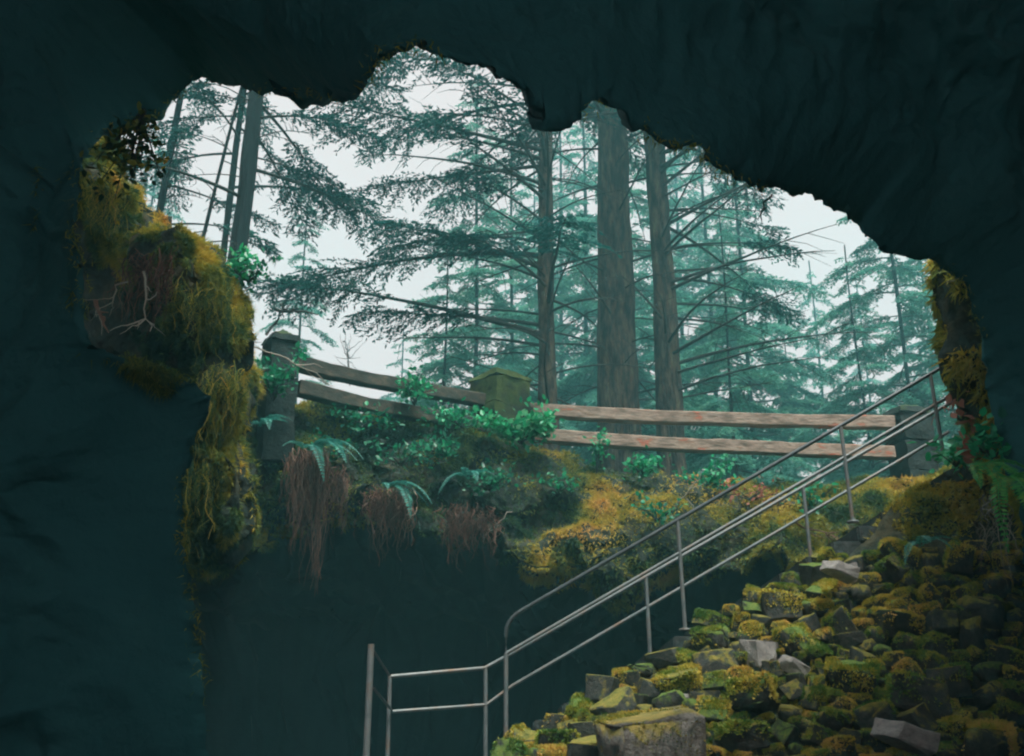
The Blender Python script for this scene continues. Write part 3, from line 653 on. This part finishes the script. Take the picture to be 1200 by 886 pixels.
# ================================================================== FERNS, SHRUBS, ROOTS, TWIGS
def frond_mesh(seed, L=1.0, nl=26, wd=0.16, droop=0.5):
    """a fern frond along +x, arching, with separate leaflets"""
    r = np.random.default_rng(seed); mb = MB(); t = np.linspace(0, 1, 14)
    ang0 = 0.9
    x = L * (t - 0.12 * t ** 3); z = L * (0.55 * t - (0.45 + droop) * t ** 2)
    rach = np.stack([x, 0.04 * L * np.sin(t * 3 + seed), z], -1)
    mb.tube(rach, np.linspace(0.008, 0.003, 14) * (L + 0.3), 4, 0.4)
    tl = np.linspace(0.10, 0.985, nl)
    c = np.stack([np.interp(tl, t, rach[:, i]) for i in range(3)], -1); tg = nrm(np.gradient(c, axis=0))
    sd_ = nrm(np.cross(tg, [0, 0, 1.0])); upv = np.cross(sd_, tg)
    ll = wd * L * np.sin(np.clip(tl * 0.9 + 0.10, 0, 1) * np.pi) ** 0.7 * (1.1 - 0.35 * tl)
    for s in (-1, 1):
        d = sd_ * s * 0.92 + tg * 0.35 - upv * 0.15 + r.normal(size=(nl, 3)) * 0.06
        V, F = blades(c, d, ll, np.full(nl, L / nl * 0.95), r, flat=upv)
        mb.add(V, F, np.repeat(np.clip(0.45 + r.normal(size=nl) * 0.2, 0, 1), 4))
    V = np.concatenate(mb.V); F = np.concatenate(mb.F)
    return quad_mesh('frond', V, F, False, np.concatenate(mb.T))
FR = {k: [frond_mesh(400 + i * 3 + 50 * j, 1.0, 26, w_, dr) for i, dr in enumerate((0.35, 0.6, 0.9))] for j, (k, w_) in enumerate((('fern', 0.17), ('fern_green', 0.15)))}
for k in FR:
    for m in FR[k]: m.materials.append(M[k])
def fern(p, label, fronds, key='fern', group=None):
    e = empty('fern', p, label, 'fern', group)
    for i, (az, L, pitch) in enumerate(fronds):
        o = bpy.data.objects.new('frond', FR[key][i % 3]); col.objects.link(o); o.parent = e
        o.rotation_euler = (0, R(-pitch), R(az)); o.scale = (L, L, L)
    return e
# azimuth 0 points right (+X), -90 towards us
fern(P(362, 528, 13.75), 'blue-green fern with long fronds hanging right above the reddish roots', [(-25, 0.95, 2), (-40, 0.85, 8), (-60, 0.7, 0), (-130, 0.5, 10), (-10, 0.7, 15)])
fern(P(452, 572, 13.95), 'teal fern drooping to the right from the middle of the bank', [(-28, 0.85, -6), (-45, 0.75, -12), (-12, 0.55, 18), (-80, 0.4, 0)])
fern(P(548, 560, 14.2), 'small dim fern on the shaded bank near the hanging roots', [(-30, 0.5, 10), (-70, 0.5, 10), (-140, 0.5, 10), (-100, 0.4, 20)])
fern(P(304, 500, 12.6), 'small green fern beside the left mossy ledge', [(-20, 0.5, 20), (-60, 0.5, 10), (-100, 0.4, 10), (20, 0.4, 30)])
fern(P(124, 158, 9.7), 'tiny bright green fern on top of the left ledge', [(0, 0.33, 40), (-60, 0.3, 40), (-140, 0.3, 50), (60, 0.3, 50), (150, 0.3, 40)], 'fern_green')
fern(P(1150, 545, 9.55), 'green fern with broad fronds hanging at the right edge of the picture', [(-95, 0.7, -30), (-70, 0.8, -25), (-40, 0.7, -20), (-120, 0.6, -20), (-20, 0.6, 0)], 'fern_green')
fern(P(1186, 560, 9.3), 'larger fern with hanging green fronds beside the right cave wall', [(-100, 0.9, -35), (-70, 0.8, -25), (-135, 0.7, -20), (-45, 0.6, -10)], 'fern_green')
fern(P(1080, 640, 11.2), 'dim fern among the stones on the right of the heap', [(-100, 0.45, 10), (-60, 0.4, 15), (-140, 0.4, 10), (-20, 0.4, 20)])

def shrub(p, label, sx_, sz_, n, key='leaf', leaf=0.085, seed=1, stems=9, tint=0.55, sy=None, cat='shrub'):
    r = np.random.default_rng(seed); e = empty('leafy_shrub' if cat == 'shrub' else 'leafy_plant', p, label, cat)
    mb = MB(); lf = MB(); sy = sy or sx_ * 0.7
    for i in range(stems):
        a = np.zeros(3); b = np.array([r.uniform(-1, 1) * sx_, r.uniform(-1, 0.6) * sy, r.uniform(0.3, 1) * sz_])
        t = np.linspace(0, 1, 7)[:, None]; q = a * (1 - t) + b * t + np.array([0, 0, 1]) * (t * (1 - t)) * 0.5 * sz_ + np.cumsum(r.normal(size=(7, 3)) * 0.012, 0)
        mb.tube(q, np.linspace(0.010, 0.003, 7), 4, 0.5, cap=False)
        k = n // stems; ti = r.uniform(0.25, 1.02, k); c = np.stack([np.interp(ti, t[:, 0], q[:, j]) for j in range(3)], -1) + r.normal(size=(k, 3)) * 0.07
        d = r.normal(size=(k, 3)) * 0.9 + np.array([0, -0.5, 0.05])
        d = nrm(d); s_ = nrm(np.cross(d, r.normal(size=(k, 3)) * 0.5 + np.array([0, -0.3, 1.0]))); L = leaf * r.uniform(0.6, 1.3, k)[:, None]
        nn = np.cross(s_, d)
        V = np.stack([c, c + d * L * .3 + s_ * L * .30 + nn * L * .06, c + d * L * .68 + s_ * L * .25 + nn * L * .05, c + d * L, c + d * L * .68 - s_ * L * .25 + nn * L * .05, c + d * L * .3 - s_ * L * .30 + nn * L * .06], 1)
        idx = np.arange(k)[:, None] * 6
        F = np.concatenate([idx + [0, 1, 2, 3], idx + [0, 3, 4, 5]])
        lf.add(V, F, np.repeat(np.clip(tint + r.normal(size=k) * 0.22, 0, 1), 6))
    mb.build('stem', M['twig_dark'], e); lf.build('foliage', M[key], e, smooth=False)
    return e
shrub(P(610, 520, 15.2), 'bright green broad-leaved shrub in front of the mossy stone pier', 0.66, 0.44, 760, seed=11, tint=0.72, leaf=0.11)
shrub(P(485, 474, 15.0), 'upright green shrub growing through the dark fence', 0.32, 0.55, 260, seed=12, tint=0.45)
shrub(P(540, 500, 15.2), 'low green ground shrub left of the mossy pier', 0.55, 0.30, 330, seed=13, tint=0.45)
shrub(P(430, 500, 14.7), 'dim trailing leafy plant on the bank top below the dark fence', 0.5, 0.22, 160, seed=14, tint=0.2, cat='plant')
shrub(P(752, 558, 15.7), 'green leafy plant under the lower rail before the big trunk', 0.40, 0.30, 230, seed=15, tint=0.5, cat='plant')
shrub(P(826, 574, 15.6), 'green leafy plant right of the trunks at the bank top', 0.50, 0.42, 280, seed=16, tint=0.5, cat='plant')
shrub(P(700, 556, 15.6), 'sparse leafy sapling standing in front of the lower rail', 0.22, 0.85, 130, seed=17, tint=0.5, stems=4, cat='plant')
shrub(P(948, 600, 14.6), 'small teal leafy plant between the stair rails', 0.30, 0.35, 120, seed=18, tint=0.35, cat='plant')
shrub(P(1120, 545, 11.2), 'bright green leaves at the upper right end of the handrail', 0.42, 0.30, 150, seed=19, leaf=0.13, tint=0.7, cat='plant')
shrub(P(1160, 535, 10.0), 'green leafy plant under the right mossy corner', 0.26, 0.25, 110, seed=20, leaf=0.12, tint=0.5, cat='plant')
shrub(P(292, 330, 11.0), 'dark leafy sprig leaning out from the left ledge', 0.32, 0.25, 140, seed=21, tint=0.25, cat='plant')
shrub(P(282, 312, 11.2), 'small bright green plant on the edge of the left ledge', 0.16, 0.12, 80, seed=22, tint=0.75, cat='plant')
shrub(P(320, 470, 13.8), 'green leafy plant at the foot of the left stone pier', 0.45, 0.75, 330, seed=23, tint=0.3, cat='plant')
shrub(P(1128, 492, 10.6), 'cluster of faded pink leaves by the end of the handrails', 0.10, 0.12, 40, key='flower', seed=24, leaf=0.13, tint=0.6, cat='plant')
shrub(P(1140, 535, 10.4), 'reddish brown dead leaves below the faded pink cluster', 0.10, 0.14, 36, key='flower', seed=25, leaf=0.13, tint=0.1, cat='plant')

shrub(P(168, 128, 7.6), 'olive brown foliage hanging from the roof edge above the left ledge', 0.34, -0.75, 420, key='moss', seed=26, leaf=0.07, tint=0.18, stems=16, cat='plant')

shrub(P(470, 545, 14.3), 'dim trailing leaves low on the bank left of the middle fern', 0.45, 0.25, 170, seed=31, tint=0.12, cat='plant')
shrub(P(520, 535, 14.6), 'dark leafy tangle on the bank below the low shrub', 0.5, 0.30, 220, seed=32, tint=0.15, cat='plant')
shrub(P(575, 575, 14.5), 'dark trailing leaves on the shaded middle of the bank', 0.4, 0.28, 170, seed=33, tint=0.1, cat='plant')
shrub(P(400, 535, 14.2), 'dim leaves beside the long fern on the left of the bank', 0.4, 0.25, 130, seed=34, tint=0.15, cat='plant')
shrub(P(655, 575, 15.0), 'scattered green sprigs at the left end of the ochre moss', 0.35, 0.2, 90, seed=35, tint=0.3, cat='plant')
shrub(P(770, 610, 14.7), 'small green sprigs in the ochre moss below the trunks', 0.45, 0.2, 100, seed=36, tint=0.35, cat='plant')
shrub(P(880, 585, 15.3), 'reddish dead leaves on the bank between the stair rails', 0.5, 0.18, 120, key='flower', seed=37, leaf=0.07, tint=0.05, cat='plant')

def root_clump(px, py, Y, wd, L, n, label, seed, key='root', tint=0.5):
    fine = 0.55 if key == 'moss' else 1.0; n = int(n * 1.8) if key == 'moss' else n
    r = np.random.default_rng(seed); p0 = P(px, py, Y); mb = MB()
    e = empty('hanging_roots', p0, label, 'roots', 'root clumps hanging under the bank')
    for i in range(n * 2):
        cl_ = (i * 7 % 5 - 2) / 2.0 * wd * 0.42; lf_ = (1.0, 0.55, 0.8, 0.45, 0.7)[(i * 7 + seed) % 5]; a = np.array([cl_ + r.normal() * wd * 0.13, r.normal() * 0.10, r.uniform(-0.05, 0.22)]); k = 9
        LL = L * r.uniform(0.3, 1.0) * lf_
        t = np.linspace(0, 1, k); q = np.stack([a[0] * (1 - 0.25 * t), a[1] * (1 - .3 * t), a[2] - LL * t], -1) + np.cumsum(r.normal(size=(k, 3)) * np.array([0.030, 0.030, 0.012]), 0)
        mb.tube(q, np.linspace(r.uniform(0.003, 0.009) * fine, 0.0018, k), 4, float(np.clip(tint + r.normal() * 0.22, 0, 1)), cap=False)
    mb.build('root_strands' if False else 'root_tangle', M[key], e)
    return e
root_clump(361, 545, 13.95, 0.42, 1.75, 150, 'longest reddish root clump hanging below the left fern', 61, tint=0.5)
root_clump(396, 565, 14.05, 0.22, 0.85, 45, 'thin reddish root clump just right of the longest one', 62, tint=0.35)
root_clump(455, 590, 14.1, 0.55, 0.85, 110, 'wide brown root clump below the teal drooping fern', 63, tint=0.45)
root_clump(540, 610, 14.2, 0.42, 0.75, 70, 'faint brown root clump under the middle of the bank', 64, tint=0.3)
root_clump(572, 612, 14.2, 0.20, 0.7, 26, 'small dim root clump farthest right under the bank', 65, tint=0.25)
root_clump(1164, 600, 9.5, 0.10, 0.8, 14, 'pale thin roots hanging at the right cave wall below the ferns', 66, 'twig', 0.4)
root_clump(20, 184, 8.2, 0.20, 0.35, 26, 'short brown roots hanging from the dark roof at the far left', 67, 'moss', 0.25)

root_clump(122, 232, 10.1, 0.35, 0.75, 40, 'ochre root strands hanging high on the left ledge', 161, 'moss', 0.42)
root_clump(176, 318, 10.2, 0.5, 0.9, 50, 'brown root strands hanging over the middle of the left ledge', 162, 'root', 0.25)
root_clump(236, 352, 10.4, 0.5, 0.8, 60, 'olive strands hanging on the right side of the left ledge', 163, 'moss', 0.26)
root_clump(262, 450, 10.5, 0.4, 0.9, 60, 'yellow green strands draped down the narrow lower ledge', 164, 'moss', 0.34)
root_clump(236, 560, 10.5, 0.35, 0.9, 45, 'dull strands hanging from the bottom of the left ledge', 165, 'moss', 0.2)

def twig(p0, dirs, label, key, seed, r0=0.014, branches=6, L=1.0, wig=0.03):
    r = np.random.default_rng(seed); mb = MB(); e = empty('bare_twig', p0, label, 'twig')
    d = nrm(np.array(dirs, float)); k = 10
    main = np.array([d * L * t for t in np.linspace(0, 1, k)]) + np.cumsum(r.normal(size=(k, 3)) * wig, 0); main[0] = 0
    mb.tube(main, np.linspace(r0, r0 * 0.3, k), 5, 0.6)
    for i in range(branches):
        t = r.uniform(0.25, 0.9); a = main[int(t * (k - 1))]; dd = nrm(d + r.normal(size=3) * 0.75); LL = L * r.uniform(0.2, 0.45)
        q = np.array([a + dd * LL * s for s in np.linspace(0, 1, 6)]) + np.cumsum(r.normal(size=(6, 3)) * wig * 0.6, 0); q[0] = a
        mb.tube(q, np.linspace(r0 * 0.6, r0 * 0.2, 6), 4, float(r.uniform(0.3, 0.9)), cap=False)
    mb.build('stem', M[key], e)
twig(P(168, 318, 9.75), (0.25, -0.1, -1), 'pale forked root hanging down the face of the left ledge', 'twig', 71, 0.013, 6, 0.75)
twig(P(150, 330, 9.7), (-0.35, -0.1, -0.8), 'pale thin root left of the forked one on the ledge', 'twig', 72, 0.010, 4, 0.5)
twig(P(112, 352, 9.1), (0.5, -0.1, -0.8), 'short ochre root on the lower left of the ledge', 'root', 73, 0.022, 2, 0.35, 0.01)
twig(P(292, 405, 11.6), (0.9, 0.2, -0.35), 'long pale twig slanting right across the bank from the ledge', 'twig', 74, 0.012, 4, 1.0)
twig(P(312, 392, 13.8), (0.45, 0, 0.55), 'dark bare branch sticking up from the left stone pier', 'twig_dark', 75, 0.022, 5, 0.55)
twig(P(322, 362, 13.8), (1.0, -0.1, -0.22), 'short dark stick lying level over the left stone pier', 'twig_dark', 76, 0.030, 3, 0.62, 0.012)
twig(P(410, 452, 15.0), (0.05, 0, 1), 'thin bare sapling with fine twigs rising behind the dark fence', 'twig_dark', 77, 0.010, 14, 1.0)
twig(P(985, 205, 8.55), (0.55, 0.1, -0.9), 'faint pale twig stuck to the dark roof at the right', 'twig', 78, 0.007, 5, 0.55)
twig(P(905, 228, 8.8), (-0.1, 0.1, -0.2), 'small dark twig poking from the roof edge', 'twig_dark', 79, 0.012, 2, 0.25)
twig(P(790, 600, 15.0), (0.6, -0.2, 0.6), 'pale dead stick leaning on the bank below the trunks', 'twig', 80, 0.014, 3, 0.6)
twig(P(930, 610, 14.7), (0.7, -0.2, -0.5), 'reddish dead sticks scattered between the stair rails', 'root', 81, 0.016, 7, 0.7)
twig(P(1110, 330, 9.9), (0.9, -0.5, -0.15), 'pale thin root crossing the dark right wall', 'twig', 82, 0.010, 3, 0.5)
twig(P(600, 600, 14.6), (-0.6, -0.2, -0.7), 'thin pale root bending down the middle of the bank', 'twig', 83, 0.008, 3, 0.6)

# ================================================================== TREES
def conifer(name, label, X, Y, z0, H, r0, lean=(0, 0), limbs=(), needle='needle', bark='bark', seed=1, leaf=(0.105, 0.040), spacing=0.028, dens=0.95, group=None, cat='tree', dead=None):
    """limbs: rows of (height, azimuth degrees, length, rise, droop, where foliage starts, width of the spray)"""
    r = np.random.default_rng(seed); e = empty(name, (X, Y, z0), label, cat, group)
    nz, nsd = 90, 28; h = np.linspace(-0.4, H, nz); th = np.arange(nsd) * 2 * np.pi / nsd
    rr = r0 * (1 - 0.72 * np.clip(h / H, 0, 1)) * (1 + 0.35 * np.exp(-np.clip(h, 0, None) / 0.5))
    cx = lean[0] * h + 0.05 * np.sin(h * 0.4 + seed); cyy = lean[1] * h + 0.05 * np.cos(h * 0.33 + seed)
    V = np.stack([cx[:, None] + rr[:, None] * np.cos(th), cyy[:, None] + rr[:, None] * np.sin(th), np.repeat(h[:, None], nsd, 1)], -1)
    V = V + (V - np.stack([cx, cyy, h], -1)[:, None]) * (fbm(V * np.array([9, 9, 1.0]) + seed, 5, 3) * 0.15)[..., None]
    mb = MB(); i = np.arange(nz - 1)[:, None] * nsd; j = np.arange(nsd)[None]; k = (j + 1) % nsd
    mb.add(V, np.stack([i + j, i + k, i + nsd + k, i + nsd + j], -1).reshape(-1, 4)); mb.build('trunk', M[bark], e)
    br = MB(); lv = []; lt = []; tq = []
    for (hh, az, L, rise, droop, fs, wd) in limbs:
        a = R(az); dirv = np.array([math.cos(a), math.sin(a), 0]); n = 11; t = np.linspace(0, 1, n)
        b0_ = np.array([lean[0] * hh, lean[1] * hh, hh])
        q = b0_ + dirv * (t * L)[:, None] + np.array([0, 0, 1.0]) * (rise * L * t - droop * L * t ** 2)[:, None]
        side0 = np.array([-dirv[1], dirv[0], 0]); q = q + side0 * (r.normal() * 0.08 * L * t ** 2)[:, None] + np.cumsum(r.normal(size=(n, 3)) * 0.012 * L / 3, 0) * t[:, None]
        br.tube(q, np.linspace(max(0.012, 0.011 * L), 0.005, n), 5, 0.5, cap=False)
        if fs >= 1:                                        # bare limb with a few side twigs
            for _ in range(int(3 + L * 1.5)):
                tt_ = r.uniform(0.3, 0.95); c = np.array([np.interp(tt_, t, q[:, m]) for m in range(3)]); d = nrm(dirv * 0.6 + side0 * r.choice((-1, 1)) * 0.8 + np.array([0, 0, r.normal() * .35]))
                l_ = L * r.uniform(0.1, 0.3); br.tube([c, c + d * l_ * .5 + r.normal(size=3) * .02, c + d * l_ - [0, 0, l_ * .1]], [0.008, 0.006, 0.003], 4, 0.5, cap=False)
            continue
        nt_ = int(L * (1 - fs) / 0.075) + 2
        for sd2 in (-1, 1):
            ti = np.clip(np.linspace(fs, 0.99, nt_) + r.normal(size=nt_) * 0.01, fs * .9, 1)
            ti = ti[r.random(nt_) < dens]; m_ = len(ti)
            if m_ == 0: continue
            c = np.stack([np.interp(ti, t, q[:, u]) for u in range(3)], -1); tg = nrm(np.stack([np.interp(ti, t, np.gradient(q[:, u])) for u in range(3)], -1))
            s_ = (ti - fs) / (1 - fs + 1e-6); tl_ = wd * L * np.clip(0.35 + 1.5 * s_, 0, 1) * np.clip(1.15 - s_ ** 2 * 0.9, 0.15, 1) * r.uniform(0.5, 1.2, m_)
            d = nrm(tg * 0.75 + side0 * sd2 * 0.85 + np.array([0, 0, -0.10]) + r.normal(size=(m_, 3)) * 0.14)
            e1 = c + d * tl_[:, None] - np.array([0, 0, 1.0]) * (0.22 * tl_)[:, None]
            s2 = nrm(np.cross(d, [0, 0, 1.0])) * 0.007
            tq.append(np.stack([c - s2, c + s2, e1 + s2 * .3, e1 - s2 * .3], 1).reshape(-1, 3))
            cnt = np.maximum(2, (tl_ / spacing).astype(int)); ix = np.repeat(np.arange(m_), cnt)
            f = (np.arange(len(ix)) - np.repeat(np.cumsum(cnt) - cnt, cnt) + r.random(len(ix))) / cnt[ix]
            pp = c[ix] + d[ix] * (f * tl_[ix])[:, None] - np.array([0, 0, 1.0]) * (0.22 * tl_[ix] * f ** 2)[:, None]
            sgn = r.choice((-1.0, 1.0), len(ix))[:, None]; lat = nrm(np.cross(d[ix], [0, 0, 1.0]))
            ld = nrm(d[ix] * 0.8 + lat * sgn * 0.8 + np.array([0, 0, -0.15]) + r.normal(size=(len(ix), 3)) * 0.25)
            Vb, _ = blades(pp, ld, leaf[0] * r.uniform(0.6, 1.4, len(ix)) , leaf[1] * r.uniform(0.7, 1.2, len(ix)), r, flat=np.array([0, 0, 1.0]) + r.normal(size=(len(ix), 3)) * 0.45)
            lv.append(Vb); lt.append(np.repeat(np.clip(0.42 + 0.16 * r.normal() + r.normal(size=len(ix)) * 0.15, 0, 1), 4))
    if br.V:
        if tq:
            T4 = np.concatenate(tq); br.add(T4, np.arange(len(T4)).reshape(-1, 4))
        br.build('branchwork', M['limb'], e)
    if lv:
        V = np.concatenate(lv); obj('crown', mesh_np('crown', V, np.arange(len(V)).reshape(-1, 4), False, np.concatenate(lt)), M[needle], e)
    return e
def whorls(r, h0, h1, n, L0, L1, az=None, rise=(-0.05, 0.25), droop=(0.15, 0.4), fs=(0.25, 0.5), wd=0.24, spread=180):
    out = []
    for i in range(n):
        t = (i + r.random()) / n; L = (L0 * (1 - t) + L1 * t) * r.uniform(0.75, 1.15)
        a = (az + r.normal() * spread / 2) if az is not None else (i * 137.5 + r.normal() * 15)
        L *= r.uniform(0.7, 1.2); out.append((h0 + (h1 - h0) * t, a, L, r.uniform(*rise), r.uniform(*droop), r.uniform(*fs), wd * r.uniform(0.8, 1.2)))
    return out
def at_px(px, Y, py=470): return P(px, py, Y)[0]
GZ = 5.9
r = np.random.default_rng(901)
# three trunks right of the middle
Lm = whorls(r, 3.2, 9.0, 16, 4.4, 4.6, az=-140, spread=70, rise=(0.0, 0.22), droop=(0.05, 0.25), fs=(0.35, 0.6), wd=0.22)
Lm += whorls(r, 8.0, 22, 40, 4.6, 1.5)
Lm += whorls(r, 1.4, 10, 34, 2.4, 3.0, rise=(-0.1, 0.3), droop=(0.1, 0.3), fs=(1.0, 1.01)) + whorls(r, 2.2, 9, 14, 3.0, 3.6, az=-150, spread=90, rise=(0.15, 0.5), droop=(0.1, 0.3), fs=(1.0, 1.01))
conifer('conifer_tree', 'slim conifer trunk nearest the mossy pier, boughs spreading left', at_px(646, 19.0), 19.0, GZ, 24, 0.185, (-0.006, 0.0), Lm, seed=41, group='tall conifers behind the fence')
Lm = whorls(r, 9.0, 26, 46, 4.5, 1.5, fs=(0.3, 0.6)) + whorls(r, 2.5, 10, 34, 2.2, 3.4, rise=(0.0, 0.5), fs=(1.0, 1.01))
conifer('conifer_tree', 'thickest conifer trunk in the middle of the three behind the pale fence', at_px(728, 20.0), 20.0, GZ, 29, 0.41, (-0.004, 0.0), Lm, seed=42, group='tall conifers behind the fence', bark='bark')
Lm = whorls(r, 2.2, 9, 30, 3.4, 3.6, az=-30, spread=80, rise=(0.1, 0.4), droop=(0.0, 0.2), fs=(1.0, 1.01))
Lm += whorls(r, 4.5, 10, 9, 4.0, 4.2, az=-20, spread=90, fs=(0.55, 0.75)) + whorls(r, 9, 22, 36, 4.2, 1.4)
conifer('conifer_tree', 'conifer trunk right of the thickest one, bare limbs sweeping right', at_px(786, 19.4), 19.4, GZ, 25, 0.26, (-0.010, 0.0), Lm, seed=43, group='tall conifers behind the fence')
# left group, dark against the sky
Lm = whorls(r, 5.0, 10, 12, 3.0, 3.4, az=-20, spread=120, fs=(0.25, 0.5)) + whorls(r, 9, 24, 34, 3.8, 1.4) + whorls(r, 2, 9, 10, 1.2, 1.6, fs=(1.0, 1.01))
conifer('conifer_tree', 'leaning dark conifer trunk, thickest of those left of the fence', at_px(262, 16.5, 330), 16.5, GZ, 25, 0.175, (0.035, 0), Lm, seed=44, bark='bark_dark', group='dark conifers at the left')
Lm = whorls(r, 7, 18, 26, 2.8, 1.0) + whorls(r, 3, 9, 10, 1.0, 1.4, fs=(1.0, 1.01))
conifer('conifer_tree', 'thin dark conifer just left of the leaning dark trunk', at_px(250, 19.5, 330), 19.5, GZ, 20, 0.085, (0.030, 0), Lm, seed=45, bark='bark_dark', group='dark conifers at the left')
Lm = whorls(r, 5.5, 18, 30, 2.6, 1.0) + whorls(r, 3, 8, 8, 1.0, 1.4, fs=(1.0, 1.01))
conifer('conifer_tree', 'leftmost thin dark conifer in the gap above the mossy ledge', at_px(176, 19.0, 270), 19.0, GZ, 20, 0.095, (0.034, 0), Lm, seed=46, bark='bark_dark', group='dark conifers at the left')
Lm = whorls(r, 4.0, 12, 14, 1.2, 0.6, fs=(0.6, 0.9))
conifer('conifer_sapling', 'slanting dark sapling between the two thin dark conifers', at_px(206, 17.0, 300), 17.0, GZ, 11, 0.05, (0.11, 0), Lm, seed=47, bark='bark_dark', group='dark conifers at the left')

# hazy trees farther back, built in three shapes and placed one by one
BG = []
for k in range(3):
    rr_ = np.random.default_rng(950 + k); H = (22, 19, 25)[k]
    Lm = whorls(rr_, 0.6, H - 0.6, 84, 5.4 + 0.4 * k, 0.6, rise=(-0.05, 0.2), droop=(0.25, 0.5), fs=(0.08, 0.25), wd=0.32)
    BG.append((Lm, H))
def copy_tree(src, loc, rz, sc, label):
    e = src.copy(); col.objects.link(e); e.location = loc; e.rotation_euler = (0, 0, rz); e.scale = (sc, sc, sc); e['label'] = label
    for ch in src.children:
        c = ch.copy(); col.objects.link(c); c.parent = e
    return e
spots = [  # px at fence height, Y, shape, scale, turn, label
 (556, 30, 0, 0.86, 0.3, 'hazy green conifer left of the slim trunk behind the mossy pier'),
 (880, 33, 1, 1.0, 1.1, 'hazy conifer right of the three trunks behind the pale fence'),
 (1066, 28, 2, 0.74, 2.0, 'green conifer with drooping boughs above the top of the stairs'),
 (690, 38, 1, 1.25, 2.6, 'pale hazy conifer showing between the slim and the thickest trunks'),
 (965, 48, 0, 0.95, 3.3, 'faint pale conifer farther back above the pale rails'),
 (1180, 38, 1, 1.05, 4.1, 'hazy conifer at the far right behind the mossy corner'),
 (806, 45, 2, 1.2, 5.0, 'faint tall conifer behind the third trunk'),
 (470, 46, 1, 0.86, 0.9, 'faint conifer low behind the dark fence'),
 (150, 38, 0, 1.0, 5.6, 'hazy conifer behind the leftmost thin trunk'),
 (345, 33, 2, 0.66, 1.9, 'lacy conifer behind the left stone pier'),
 (628, 52, 2, 1.15, 3.9, 'faintest conifer straight behind the slim trunk'),
 (858, 25, 0, 0.52, 2.2, 'small green conifer just right of the third trunk behind the rails'),
 (1012, 27, 1, 0.58, 5.3, 'small green conifer behind the right half of the pale fence'),
 (925, 38, 2, 0.56, 4.6, 'small hazy conifer under the bright gap of sky at the right'),
 (520, 26, 1, 0.56, 3.1, 'small green conifer behind the mossy pier'),
 (600, 34, 0, 0.90, 4.4, 'mid-distance green conifer between the pier and the slim trunk'),
 (745, 30, 0, 0.9, 2.9, 'green conifer filling the space between the thickest and the third trunk'),
 (840, 36, 0, 1.05, 0.6, 'hazy conifer a little right of the third trunk'),
 (1130, 30, 0, 0.85, 3.7, 'green conifer behind the mossy right corner and the rail tops'),
 (660, 44, 0, 1.3, 1.7, 'tall pale conifer rising behind the slim trunk'),
 (1100, 44, 0, 1.0, 1.4, 'tall faint conifer beyond the top of the stairs'),
 (1020, 56, 2, 0.95, 0.2, 'distant pale conifer over the right end of the pale fence'),
]
proto = {}
for (px, Y, k, sc, rz, lab) in spots:
    loc = (at_px(px, Y), Y, GZ - 1.5)
    if k not in proto:
        Lm, H = BG[k]
        e = conifer('background_conifer', lab, loc[0], loc[1], loc[2], H, 0.11, (0, 0), Lm, needle='needle_hazed', bark='bark_dark', seed=60 + k, leaf=(0.17, 0.066), spacing=0.042, dens=0.9, group='hazy conifers in the background')
        e.rotation_euler = (0, 0, rz); e.scale = (sc, sc, sc); proto[k] = e
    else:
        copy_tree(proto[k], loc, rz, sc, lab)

# ================================================================== HAZE
bm = bmesh.new(); bmesh.ops.create_cube(bm, size=1.0)
for v in bm.verts: v.co = Vector((v.co.x * 130, v.co.y * 90 + 30, (v.co.z + 0.5) * 40 - 1.6))
me = bpy.data.meshes.new('haze'); bm.to_mesh(me); bm.free()
hm, t, out = _nodes('haze_air')
pv = t.nodes.new('ShaderNodeVolumePrincipled'); pv.inputs['Color'].default_value = (0.32, 0.92, 0.98, 1); pv.inputs['Density'].default_value = 0.0066; pv.inputs['Anisotropy'].default_value = 0.2
t.links.new(pv.outputs[0], out.inputs['Volume'])
tag(obj('haze', me, hm), 'thin pale forest mist', kind='stuff')
